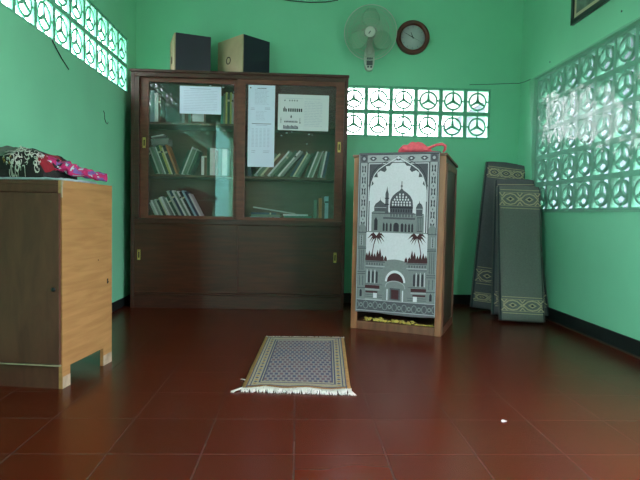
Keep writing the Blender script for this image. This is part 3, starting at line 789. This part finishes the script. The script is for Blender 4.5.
# ------------------------------------------------------------------ woven prayer mat hung over the lectern front
M['pm_bg'] = mat('weave_grey', srgb(108, 110, 116), .95, .10, 90, .4, 300)
M['pm_white'] = mat('weave_white', srgb(212, 216, 222), .95, .05, 90, .3, 300)
M['pm_dark'] = mat('weave_dark', srgb(52, 52, 60), .95, .1, 90)
M['pm_maroon'] = mat('weave_maroon', srgb(72, 44, 48), .95, .1, 90)
M['pm_teal'] = mat('weave_pale_teal', srgb(124, 134, 134), .95, .08, 90)
M['pm_mid'] = mat('weave_mid_grey', srgb(84, 88, 94), .95, .1, 90)
M['pm_pale'] = mat('weave_pale', srgb(168, 174, 178), .95, .06, 90)
PMX0, PMX1, PMT, PMB = .034, .562, LH + .0165, .118
def pmf(u_, v_, off=0.):
    """u 0..1 across, v 0 = bottom hem, 1 = top edge, >1 folds over the top board"""
    x = PMX0 + u_ * (PMX1 - PMX0)
    wv = 0.
    if v_ <= 1:
        return LM @ Vector((x, -.026 - off + wv * .6 - .004 * (1 - v_), PMB + v_ * (PMT - PMB) + .004 * math.sin(u_ * 7) * (1 - v_)))
    s_ = (v_ - 1) * 1.03
    return LM @ Vector((x, -.026 - off * .3 + s_, PMT + .004 + off - s_ * .062 + min(s_, .004)))
pm_ = MB()
pm_.grid(lambda a, b_: pmf(a, b_ * 1.10), 30, 66, 0)
# drawing helpers: picture coordinates in photo-ish pixels x 357.5..441, y 154..310.5
fx = lambda x: (x - 357.3) / 83.4
fy = lambda y: 1 - (y - 154) / 156.5
F = lambda a, b_, off: pmf(fx(a), fy(b_), off)
def pol(pts, mi, off=.0006): poly(pm_, pts, F, mi, off)
def rec(x0, y0, x1, y1, mi, off=.0006): pol([(x0, y0), (x1, y0), (x1, y1), (x0, y1)], mi, off)
def lin(pts, w, mi, off=.0012): strip(pm_, pts, w, F, mi, off)
WH, DK, MR, TL, MD, PL = 1, 2, 3, 4, 5, 6
CXm = 399.3
def mir(pts): return [(2 * CXm - a, b_) for a, b_ in pts]
def both(fn_, pts, *a): fn_(pts, *a); fn_(mir(pts), *a)
# side and top borders
for xs in ((359.3, 367.2),):
    for mrr in (False, True):
        a, b_ = xs if not mrr else (2 * CXm - xs[1], 2 * CXm - xs[0])
        rec(a, 163, b_, 232, PL, .0005)
        lin([(a, 163), (a, 232)], .6, DK); lin([(b_, 163), (b_, 232)], .6, DK)
        for k in range(6):
            y = 169 + k * 11; c = (a + b_) / 2
            for sx in (-1, 1):
                pol([(c + sx * .5, y - 2.4), (c + sx * 2.2, y - 3.6), (c + sx * 1.7, y), (c + sx * 2.2, y + 3.6), (c + sx * .5, y + 2.4), (c + sx * .9, y)], DK, .001)
            pol([(c - .7, y + 5.5), (c, y + 4.3), (c + .7, y + 5.5), (c, y + 6.7)], MD, .001)
rec(367, 155.5, 431.6, 162.6, PL, .0005)
lin([(359, 155.2), (440, 155.2)], .7, DK); lin([(367, 163), (431.6, 163)], .7, DK)
for k in range(5):
    x = 373 + k * 13.2
    pol([(x - 4, 158.9), (x - 1.5, 157), (x + 1.5, 157), (x + 4, 158.9), (x + 1.5, 161), (x - 1.5, 161)], MD, .0009)
    pol([(x - 1.6, 158.9), (x, 158), (x + 1.6, 158.9), (x, 160)], WH, .0012)
for cx in (363.2, 2 * CXm - 363.2):
    pol(ell(cx, 158.9, 3.6, 3.6, 8), MD, .001); pol(ell(cx, 158.9, 1.6, 1.6, 8), PL, .0014)
# main arch field: grey spandrels with white sky inside
rec(369.2, 164, 429.4, 230, MD, .0004)
both(lin, [(368.6, 230), (368.6, 163.8), (386, 163.8)], .8, WH, .001)
half = [(370.2, 230), (370.2, 192), (371.2, 186), (374, 183.6), (372.6, 180), (374.5, 177), (378.2, 177.2), (377.6, 172.8), (381, 170.6), (385.2, 172.2), (387.4, 170), (386.4, 166.5), (390.5, 166.2), (393, 163.4), (396.5, 161.2), (CXm, 158.8)]
pol(half + list(reversed(mir(half)))[1:], WH, .0008)
arch = [(369.8, 200), (370.2, 190), (371.8, 182), (374.5, 175), (379, 169.6), (385, 165.6), (391, 162.4), (396, 159.4), (CXm, 157.4)]
both(lin, arch, .9, WH, .0016)
both(lin, [(368.7, 186), (370.5, 178), (373.5, 171.6), (378.5, 166.2), (385, 162.4), (391, 159.6)], .5, DK, .0014)
# dome
dome = [(392, 212), (391.6, 204), (392.3, 199), (394.6, 195), (398, 192), (401.6, 189.8), (403.4, 187.6)]
dc = 403.6
dpoly = dome + [(2 * dc - a, b_) for a, b_ in reversed(dome)]
pol(dpoly, MD, .0011)
lin([(dc, 188.5), (dc, 181)], .8, MD, .0012); pol(ell(dc, 185.6, 1.1, 1.1, 8), MD, .0014)
for r_ in range(5):
    y = 193.6 + r_ * 2.5; hw = (3.5, 6.5, 8.8, 10.2, 10.8)[r_]; nn = (2, 4, 6, 7, 7)[r_]
    for k in range(nn):
        x = dc + (-hw + 2 * hw * (k + .5) / nn) * (1 if r_ % 2 else .96)
        pol([(x - 1.0, y), (x, y - 1.3), (x + 1.0, y), (x, y + 1.3)], WH, .0016)
rec(391.6, 205.3, 415.6, 207, DK, .0015)
for k in range(9): rec(392.6 + k * 2.6, 207.8, 393.8 + k * 2.6, 210.6, DK, .0015)
# minaret, small dome, right turret
pol([(386.8, 212), (386.8, 193), (387.8, 190), (388.5, 185.5), (389.2, 190), (390.2, 193), (390.2, 212)], MD, .0011)
rec(386.2, 197, 390.8, 198, DK, .0014); rec(386.2, 203, 390.8, 204, DK, .0014)
sd = [(375.4, 210.5), (375, 206), (376.6, 203), (379.6, 201), (381.4, 199.4), (381.6, 196.4), (381.9, 199.4), (383.6, 201), (386.6, 203), (388, 206), (387.6, 210.5)]
pol(sd, MD, .0010); lin([(374.8, 206.6), (388, 206.6)], .5, PL, .0014)
pol([(419, 214), (418.6, 206), (420, 203), (421.6, 201.5), (422, 199), (422.5, 201.5), (424.4, 203), (425.6, 206), (425.2, 214)], MD, .0010)
lin([(418.4, 207.4), (425.8, 207.4)], .6, PL, .0014)
# mosque body
pol([(372.6, 230), (372.6, 211.5), (376, 209.5), (390, 209.5), (391, 211), (417, 211), (418, 213), (427, 213), (427, 230)], TL, .0009)
rec(373, 211.8, 426.6, 212.8, MD, .0014); rec(385, 215.8, 418, 217.6, MD, .0014)
for k in range(8): rec(392.5 + k * 3.1, 212.6, 393.9 + k * 3.1, 215.2, MD, .0014)
pol([(375.6, 229), (375.6, 219), (377.4, 216), (379.2, 219), (379.2, 229)], DK, .0015)
for x in (385.8, 389, 393.2, 408.6, 412.2, 415.4):
    pol([(x - 1, 229.4), (x - 1, 222.8), (x, 221), (x + 1, 222.8), (x + 1, 229.4)], DK, .0015)
pol([(396, 229.4)] + ell(398.8, 223.6, 2.8, 2.8, 8, PI, 2 * PI) + [(401.6, 229.4)], DK, .0015)
pol([(403.6, 229.4), (403.6, 222.5), (405, 220.8), (406.4, 222.5), (406.4, 229.4)], DK, .0015)
rec(420, 215, 425.6, 229, MD, .0012)
for k in range(3): rec(420.6 + k * 1.7, 216, 421.6 + k * 1.7, 228, TL, .0015)
lin([(369, 230.4), (429.6, 230.4)], .9, TL, .0016)
# lower sky with palms and trees
rec(367.4, 231, 431.2, 258.5, WH, .0007)
for cx, cy, sgn in ((378.4, 235, -1), (2 * CXm - 378.4 + .6, 234, 1)):
    for a_, ln in ((-165, 10), (-142, 8.5), (-195, 8), (-25, 10), (-50, 8), (10, 9), (70, 9), (110, 9), (40, 8), (140, 8)):
        tx = cx + ln * math.cos(R(a_)); ty = cy + ln * .72 * math.sin(R(a_)) + abs(math.cos(R(a_))) * 3.6 + 1
        mxp = cx + ln * .55 * math.cos(R(a_)); myp = cy + ln * .55 * .9 * math.sin(R(a_)) - .4
        pol([(cx, cy - .5), (mxp, myp - 1.1), (tx, ty), (mxp, myp + 1.3), (cx, cy + .8)], MR, .0013)
    lin([(cx, cy), (cx + sgn * 2.6, cy + 8), (cx + sgn * 4.0, cy + 16), (cx + sgn * 4.2, cy + 22)], .9, MR, .0012)
for k, (x, h) in enumerate(((368.6, 7), (371.2, 9), (374.2, 8), (377, 6.5), (380, 10), (382.6, 11.5), (385.2, 5), (388.6, 4.5))):
    both(pol, [(x - 1.7, 258.6), (x - 1.3, 258 - h * .5), (x, 258 - h), (x + 1.3, 258 - h * .5), (x + 1.7, 258.6)], MR, .0013)
both(rec_ := (lambda q, mi, off: pol(q, mi, off)), [(367.4, 255), (386.6, 255), (386.6, 259), (367.4, 259)], MR, .0012)
# flanking columns
for mrr in (False, True):
    q = (lambda a: a) if not mrr else (lambda a: 2 * CXm - a)
    def qr(x0, y0, x1, y1, mi, off): pol([(q(x0), y0), (q(x1), y0), (q(x1), y1), (q(x0), y1)], mi, off)
    qr(359, 228, 367.2, 303, TL, .0009)
    pol([(q(a), b_) for a, b_ in ((359, 230), (359.4, 226), (361, 223.5), (363, 221.8), (365, 223.5), (366.8, 226), (367.2, 230))], TL, .0012)
    for yy in (231, 245.5, 247, 270, 272, 286): qr(358.6, yy, 367.6, yy + .8, MD, .0014)
    for xx in (360.4, 362.4, 364.4): qr(xx, 248.5, xx + .6, 269, MD, .0014)
    for xx in (360.6, 363.2): qr(xx, 234, xx + .7, 244, PL, .0014)
    pol([(q(a), b_) for a, b_ in ((361.6, 295), (361.6, 289.4), (362.8, 287.6), (364, 289.4), (364, 295))], DK, .0015)
    for xx in (360.8, 364.4): qr(xx, 274.4, xx + .7, 284, MD, .0014)
    # wall behind, windows, red roof band
    qr(367.3, 258.5, 388, 303, TL, .0008)
    qr(367.3, 259.4, 388, 260.4, MD, .0012); qr(367.3, 264, 388, 264.8, PL, .0012)
    for xx in (370.4, 374.6, 378.8):
        pol([(q(a), b_) for a, b_ in ((xx, 281), (xx, 270.6), (xx + 1, 268.8), (xx + 2, 270.6), (xx + 2, 281))], DK, .0015)
        qr(xx - 1.4, 268, xx - .8, 281.5, WH, .0014)
    for q_ in range(7): qr(368.4 + q_ * 2.7, 261.2, 369.6 + q_ * 2.7, 263.4, MD, .0014)
    for yy in (265.8, 282.2, 292.6, 294.6): qr(367.4, yy, 386, yy + .5, MD, .0013)
    for yy in range(236, 244, 2): qr(361.8, yy, 362.6, yy + 1, DK, .0016)
    for q_ in range(5): qr(368 + q_ * 3.6, 297.9, 369.4 + q_ * 3.6, 299.6, DK, .0016)
    qr(367.4, 283.4, 383, 286.6, MR, .0014); qr(368, 289.2, 381, 291, MR, .0014); qr(376.4, 291, 380.4, 296, WH, .0014)
    qr(367.4, 287.2, 383, 288.2, PL, .0014); qr(367.4, 297, 386, 298, PL, .0014)
# central gate
pol([(385.4, 303), (385.4, 262)] + ell(CXm, 262, 13.9, 5.5, 10, PI, 2 * PI) + [(413.2, 262), (413.2, 303)], TL, .0010)
pol(ell(CXm, 278.5, 10.6, 11.4, 16, PI, 2 * PI), WH, .0012)
pol(ell(CXm, 278.8, 8.6, 9.2, 16, PI, 2 * PI), MR, .0014)
pol([(388.6, 303), (388.6, 283)] + ell(CXm, 283, 10.4, 6, 10, PI, 2 * PI) + [(410, 283), (410, 303)], TL, .0016)
lin([(389, 284)] + ell(CXm, 283, 10, 5.4, 10, PI, 2 * PI) + [(409.6, 284)], .7, PL, .0019)
rec(393.8, 284.5, 404.8, 296, MD, .0018); rec(395.4, 286, 403.2, 295, MR, .0021); rec(390.6, 286, 391.8, 297, WH, .0019); rec(406.8, 286, 408, 297, WH, .0019)
# bottom border with rosettes and scrolls
rec(358.6, 297.6, 440, 308.6, MD, .0022)
lin([(358.6, 297.8), (440, 297.8)], .7, PL, .0026); lin([(358.6, 308.4), (440, 308.4)], .8, PL, .0026)
for k in range(8):
    x = 363.5 + k * 10.2
    pol(ell(x, 303.2, 2.1, 2.4, 8), TL, .0028); pol(ell(x, 303.2, .9, 1.0, 6), DK, .0032)
    for sx in (-1, 1):
        lin([(x + sx * 2.4, 303.2), (x + sx * 3.4, 300.4), (x + sx * 5, 299.6)], .8, TL, .0028)
        lin([(x + sx * 2.4, 303.2), (x + sx * 3.4, 306), (x + sx * 5, 306.8)], .8, TL, .0028)
# pale serged edges
for a in (358.2, 440.2): lin([(a, 155), (a, 309.5)], .7, PL, .001)
pmo = obj('prayer_mat', pm_, [M['pm_bg'], M['pm_white'], M['pm_dark'], M['pm_maroon'], M['pm_teal'], M['pm_mid'], M['pm_pale']], at=LM @ Vector((.3, -.026, PMB)))
tag(pmo, 'grey and white woven prayer mat with mosque picture hanging over the lectern front', 'prayer mat')

# pink cloth on top of the lectern
def pinkf(a, b_):
    t = 2 * PI * b_; s_ = math.sin(PI * a) ** .45 if 0 < a < 1 else 0
    x = .275 + .225 * a; r = .034 * s_
    w_ = noise.noise(Vector((a * 6, math.cos(t) * 1.6, math.sin(t) * 1.6)))
    return LM @ Vector((x, .050 + r * 1.5 * math.cos(t) * (1 + .3 * w_), LH + .0215 + r * (.95 + .25 * w_) + r * math.sin(t) * (1 + .35 * w_)))
pk = MB().grid(pinkf, 36, 24)
loop = [(.44, .04, .045), (.47, .03, .050), (.50, .02, .060), (.535, .015, .072), (.565, .02, .076), (.585, .03, .066), (.583, .04, .045), (.57, .045, .028)]
pk.tube([LM @ Vector((a, b_, LH + c - .004)) for a, b_, c in loop], [.014, .011, .009, .009, .010, .010, .009, .006], 8)
loop = [(.44, .05, .026), (.47, .05, .024), (.51, .055, .023), (.55, .05, .022)]
pk.tube([LM @ Vector((a, b_, LH + c + .0035)) for a, b_, c in loop], [.014, .010, .008, .005], 8)
tag(obj('crumpled_cloth', pk, M['pink'], at=LM @ Vector((.38, .05, LH + .02))), 'crumpled bright pink cloth with a loop lying on top of the lectern', 'cloth')

# ------------------------------------------------------------------ folded carpets leaning in the corner
M['cp_field'] = mat('carpet_grey_green', srgb(118, 120, 116), .97, .12, 120, .5, 400)
M['cp_dark'] = mat('carpet_dark_edge', srgb(64, 72, 76), .97, .15, 80, .4, 300)
M['cp_beige'] = mat('carpet_beige_motif', srgb(196, 178, 150), .97, .1, 100)
M['cp_field2'] = mat('carpet_grey_violet', srgb(104, 102, 106), .97, .12, 120, .5, 400)
def carpet(name, base, top, width, yaw, thick, label, field, bands, bow=.02, w_top=None):
    """folded slab: centre line base->top, face towards the room; local u across, v up"""
    base = Vector(base); top = Vector(top); L = (top - base).length
    zax = (top - base).normalized(); xax = Vector((math.cos(yaw), math.sin(yaw), 0)); xax = (xax - zax * xax.dot(zax)).normalized()
    yax = zax.cross(xax)          # away from the room
    wt = w_top or width
    def S_(u_, v_, dy):
        w_ = width + (wt - width) * v_
        b_ = bow * math.sin(PI * v_)
        return base + zax * (v_ * L) + xax * ((u_ - .5) * w_) + yax * (dy + b_)
    mb = MB()
    # section: rounded folded slab
    N = 28
    def sec(k):
        t = 2 * PI * k / N
        c, s_ = math.cos(t), math.sin(t)
        return .5 + .5 * math.copysign(abs(c) ** .28, c), thick / 2 * math.copysign(abs(s_) ** .7, s_)
    NV = 26
    for j in range(NV + 1):
        v_ = j / NV
        pinch = 1 - .5 * max(0, (v_ - .965) / .035) ** 2
        for k in range(N):
            a, d_ = sec(k)
            vv = v_ + (.010 * math.sin(PI * a) if j == NV else 0)
            mb.v.append(tuple(S_(.5 + (a - .5) * (1 - .04 * (1 - pinch)), vv, d_ * pinch)))
    for j in range(NV):
        for k in range(N):
            a = j * N + k; b_ = j * N + (k + 1) % N
            mb.f.append([a, b_, b_ + N, a + N]); mb.sm.append(True)
            u_ = (sec(k)[0] + sec(k + 1)[0]) / 2
            mb.m.append(1 if (u_ < .03 or u_ > .97) else 0)
    mb.f.append(list(reversed(range(N)))); mb.m.append(1); mb.sm.append(False)
    mb.f.append([NV * N + k for k in range(N)]); mb.m.append(1); mb.sm.append(False)
    fn = lambda u_, v_, off: S_(u_, v_, -thick / 2 - off)
    ar = width / L
    for v0, v1 in bands:
        h_ = v1 - v0
        def st(pts, w_, mi=2, off=.0012):
            # metric ribbons: work in metres then convert
            q = [(a * width, b_ * L) for a, b_ in pts]
            strip(mb, q, w_, lambda x, z, o_: fn(x / width, z / L, o_), mi, off)
        st([(.05, v0), (.95, v0)], .005); st([(.05, v1), (.95, v1)], .005)
        st([(.05, v0 + h_ * .14), (.95, v0 + h_ * .14)], .003); st([(.05, v1 - h_ * .14), (.95, v1 - h_ * .14)], .003)
        n_ = 2 if h_ > .10 else 3
        mid = (v0 + v1) / 2
        for k in range(n_):
            cx = .06 + .88 * (k + .5) / n_; rx = .88 / n_ * .46; ry = h_ * .30
            st([(cx - rx, mid), (cx - rx * .5, mid + ry * .8), (cx, mid + ry), (cx + rx * .5, mid + ry * .8), (cx + rx, mid), (cx + rx * .5, mid - ry * .8), (cx, mid - ry), (cx - rx * .5, mid - ry * .8), (cx - rx, mid)], .009)
            q = [(cx - rx * .5, mid), (cx, mid + ry * .5), (cx + rx * .5, mid), (cx, mid - ry * .5)]
            poly(mb, q, fn, 2, .0012)
            q = [(cx - rx * .25, mid), (cx, mid + ry * .25), (cx + rx * .25, mid), (cx, mid - ry * .25)]
            poly(mb, q, fn, 1, .0020)
        for k in range(n_ + 1):
            cx = .06 + .88 * k / n_
            for s_ in (1, -1):
                cxx = min(max(cx, .09), .91)
                st([(cxx - .06, mid + s_ * h_ * .34), (cxx, mid + s_ * h_ * .16), (cxx + .06, mid + s_ * h_ * .34)], .008)
                st([(cxx - .03, mid + s_ * h_ * .10), (cxx, mid + s_ * h_ * .02), (cxx + .03, mid + s_ * h_ * .10)], .005)
    o = obj(name, mb, [field, M['cp_dark'], M['cp_beige']], at=base)
    # fold line layers along the visible edge
    ed = MB()
    for s_ in (0.012, .988):
        for q in (-.22, .22):
            ed.tube([S_(s_, v_, thick * q) + xax * (.006 if s_ > .5 else -.006) for v_ in [i / 12 for i in range(13)]], .0022, 5)
    obj('fold_edges', ed, M['cp_field'], o)
    return tag(o, label, 'carpet', 'carpets leaning in the corner')
carpet('folded_carpet', (1.640, 3.835, .012), (1.700, 4.130, 1.000), .315, R(-7), .075,
       'front grey-green folded carpet with beige bands leaning in the right corner', M['cp_field'], [(.050, .165), (.825, .965)], .015, .32)
carpet('folded_carpet', (1.690, 3.985, .030), (1.712, 4.240, 1.060), .42, R(-7), .06,
       'middle folded carpet, wider and darker, directly behind the front one', M['cp_field2'], [(.06, .16), (.86, .96)], .015, .30)
carpet('folded_carpet', (1.600, 4.30, .012), (1.750, 4.530, 1.215), .37, R(-4), .06,
       'tallest folded carpet, farthest left and nearest the back wall', M['cp_field2'], [(.16, .27), (.045, .10), (.89, .965)], .01, .33)

# ------------------------------------------------------------------ small rug on the floor
M['rg_gold'] = mat('rug_gold_edge', srgb(150, 116, 66), .95, .2, 60, .3, 200)
M['rg_cream'] = mat('rug_cream', srgb(156, 146, 124), .95, .2, 140, .3, 300)
M['rg_navy'] = mat('rug_navy_line', srgb(62, 66, 92), .95, .15, 80)
M['rg_fringe'] = mat('rug_fringe', srgb(214, 212, 206), .95, .1, 60)
M['rg_back'] = mat('rug_underside', srgb(128, 96, 62), .95, .2, 60)
rm = bpy.data.materials.new('rug_field'); rm.use_nodes = True
n = rm.node_tree.nodes; l = rm.node_tree.links; p = n['Principled BSDF']; p.inputs['Roughness'].default_value = .97
tc = n.new('ShaderNodeTexCoord'); bk = n.new('ShaderNodeTexBrick'); bk.offset = .5
bk.inputs['Scale'].default_value = 1; bk.inputs['Brick Width'].default_value = .024; bk.inputs['Row Height'].default_value = .040
bk.inputs['Mortar Size'].default_value = .0062; bk.inputs['Mortar Smooth'].default_value = .6
bk.inputs['Color1'].default_value = (*srgb(64, 70, 96), 1); bk.inputs['Color2'].default_value = (*srgb(108, 80, 86), 1)
bk.inputs['Mortar'].default_value = (*srgb(134, 128, 128), 1); bk.inputs['Bias'].default_value = -.1
l.new(tc.outputs['Object'], bk.inputs['Vector']); l.new(bk.outputs['Color'], p.inputs['Base Color'])
M['rg_field'] = rm
RN = [Vector((-.229, 2.305)), Vector((.240, 2.270)), Vector((.294, 3.272)), Vector((-.184, 3.277))]   # near-left, near-right, far-right, far-left
def rugf(u_, v_, off=0.):
    a = RN[0].lerp(RN[1], u_); b_ = RN[3].lerp(RN[2], u_); q = a.lerp(b_, v_)
    z = .006 + .004 * max(0, noise.noise(Vector((u_ * 3, v_ * 5, 2)))) + .012 * math.exp(-(v_ / .05) ** 2) * (1 if u_ > .22 else u_ / .22) * (.4 + .6 * math.sin(u_ * 8) ** 2)
    return (q.x, q.y, z + off)
ub = [0, .035, .045, .065, .075, .135, .15, .16, .175, .825, .84, .85, .865, .925, .935, .955, .965, 1.]
um = [0, 2, 1, 2, 1, 2, 1, 2, 3, 2, 1, 2, 1, 2, 1, 2, 0]
vb = [0, .018, .03, .075, .085, .10, .12, .2, .3, .4, .5, .6, .7, .8, .90, .915, .925, .97, .98, 1.]
rg = MB()
us = []
for i in range(len(um)):
    sub = 8 if um[i] == 3 else 1
    for s_ in range(sub): us.append((ub[i] + (ub[i + 1] - ub[i]) * s_ / sub, ub[i] + (ub[i + 1] - ub[i]) * (s_ + 1) / sub, um[i]))
for j in range(len(vb) - 1):
    v0, v1 = vb[j], vb[j + 1]; vm = (v0 + v1) / 2
    for u0, u1_, mi in us:
        uc = (u0 + u1_) / 2; m_ = mi
        if .045 < uc < .955:
            if vm < .018 or vm > .98: m_ = 4 if vm < .5 else 0
            elif vm < .03 or .97 < vm: m_ = 2
            elif (vm < .075 or vm > .925) and .135 < uc < .865: m_ = 1
            elif (vm < .085 or vm > .915) and .15 < uc < .85: m_ = 2
            elif (vm < .10 or vm > .90) and .16 < uc < .84: m_ = 1
        rg.add([rugf(u0, v0), rugf(u1_, v0), rugf(u1_, v1), rugf(u0, v1)], [(0, 1, 2, 3)], m_, True)
# small motifs along the cream bands
fr_ = lambda a, b_, off: rugf(a, b_, off)
for sd_ in (.105, .895):
    for k in range(30):
        v_ = .06 + k * .03
        poly(rg, [(sd_ - .018, v_), (sd_, v_ + .010), (sd_ + .018, v_), (sd_, v_ - .010)], fr_, 2 if k % 2 else 0, .0008)
rug = obj('floor_rug', rg, [M['rg_gold'], M['rg_cream'], M['rg_navy'], M['rg_field'], M['rg_back']], at=(.02, 2.77, 0), solid=.006, weld=True)
tag(rug, 'small patterned rug with white fringes lying on the red tiled floor', 'rug')
def fringe(v_, sgn, ln, nst):
    mb = MB()
    for k in range(nst):
        u_ = -.01 + 1.02 * (k + random.uniform(-.3, .3)) / (nst - 1)
        x, y, z = rugf(max(0, min(1, u_)), v_); l_ = ln * random.uniform(.6, 1.15); dx = random.uniform(-.012, .012) + .006 * math.sin(k * .35)
        mb.tube([(x, y - sgn * .004, max(z, .006)), (x + dx * .5, y + sgn * l_ * .5, .0062 + random.random() * .003), (x + dx, y + sgn * l_, .003)], [.0024, .0024, .0012], 5)
    return mb
f1 = fringe(0, -1, .040, 230)
def tassel(name_pts, n_, j_, label):
    mb = MB()
    for k in range(n_):
        mb.tube([(x + random.uniform(-1, 1) * j_ * q, y + random.uniform(-1, 1) * j_ * q, z) for q, (x, y, z) in enumerate(name_pts)], [.0024, .002, .001], 5)
    obj('tassel', mb, M['rg_fringe'], rug)['label'] = label
tassel([(-.226, 2.303, .009), (-.243, 2.283, .007), (-.262, 2.262, .003)], 16, .006, 'loose tassel at the near left corner')
tassel([(-.222, 2.41, .008), (-.236, 2.425, .007), (-.246, 2.44, .004)], 6, .004, 'stray tassel on the left edge')
tassel([(.238, 2.27, .008), (.246, 2.250, .006), (.250, 2.232, .003)], 14, .005, 'loose tassel at the near right corner')
o = obj('fringe', f1, M['rg_fringe'], rug); o['label'] = 'thick white fringe at the near end'
o = obj('fringe', fringe(1, 1, .026, 110), M['rg_fringe'], rug); o['label'] = 'thin white fringe at the far end'
o = MB().add([(.775, 1.945, .0012), (.792, 1.948, .004), (.795, 1.957, .0015), (.780, 1.962, .005), (.772, 1.955, .002)], [(0, 1, 2, 3, 4)])
tag(obj('paper_scrap', o, M['paper'], solid=.001, at=(.783, 1.953, 0)), 'tiny white paper scrap on the floor tiles right of centre', 'scrap')

# ------------------------------------------------------------------ light: overcast daylight through vents, door and window
wd = bpy.data.worlds.new('sky'); S.world = wd; wd.use_nodes = True
n = wd.node_tree.nodes; l = wd.node_tree.links; bg = n['Background']
tc = n.new('ShaderNodeTexCoord'); sx = n.new('ShaderNodeSeparateXYZ'); l.new(tc.outputs['Generated'], sx.inputs[0])
rp = n.new('ShaderNodeValToRGB'); rp.color_ramp.elements[0].position = .48; rp.color_ramp.elements[1].position = .62
rp.color_ramp.elements[0].color = (.44, .42, .40, 1); rp.color_ramp.elements[1].color = (.985, .93, 1.05, 1)
mr = n.new('ShaderNodeMapRange'); mr.inputs['From Min'].default_value = -1; l.new(sx.outputs['Z'], mr.inputs['Value'])
l.new(mr.outputs['Result'], rp.inputs['Fac']); l.new(rp.outputs['Color'], bg.inputs['Color'])
bg.inputs['Strength'].default_value = 5.0
def portal(name, loc, rot_, sx_, sy_):
    la = bpy.data.lights.new(name, 'AREA'); la.shape = 'RECTANGLE'; la.size = sx_; la.size_y = sy_; la.cycles.is_portal = True
    o = bpy.data.objects.new(name, la); COL.objects.link(o); o.location = loc; o.rotation_euler = rot_
# area lamps point along -Z local
portal('window_portal', (XL - T - .02, (LW[0] + LW[1]) / 2, (LW[2] + LW[3]) / 2), (0, R(-90), 0), LW[3] - LW[2], LW[1] - LW[0])
portal('window_portal', (XR + T + .02, (RW[0] + RW[1]) / 2, (RW[2] + RW[3]) / 2), (0, R(90), 0), RW[3] - RW[2], RW[1] - RW[0])
portal('window_portal', ((BW[0] + BW[1]) / 2, YB + T + .02, (BW[2] + BW[3]) / 2), (R(-90), 0, 0), BW[1] - BW[0], BW[3] - BW[2])
portal('door_portal', (XR + T + .02, .825, 1.075), (0, R(90), 0), 2.15, 1.45)
portal('door_portal', (XL - T - .02, -1.775, 1.15), (0, R(-90), 0), 2.3, 2.65)

S.view_settings.view_transform = 'Standard'; S.view_settings.look = 'None'
S.view_settings.gamma = 1; S.view_settings.use_curve_mapping = False
S.view_settings.exposure = 1.8
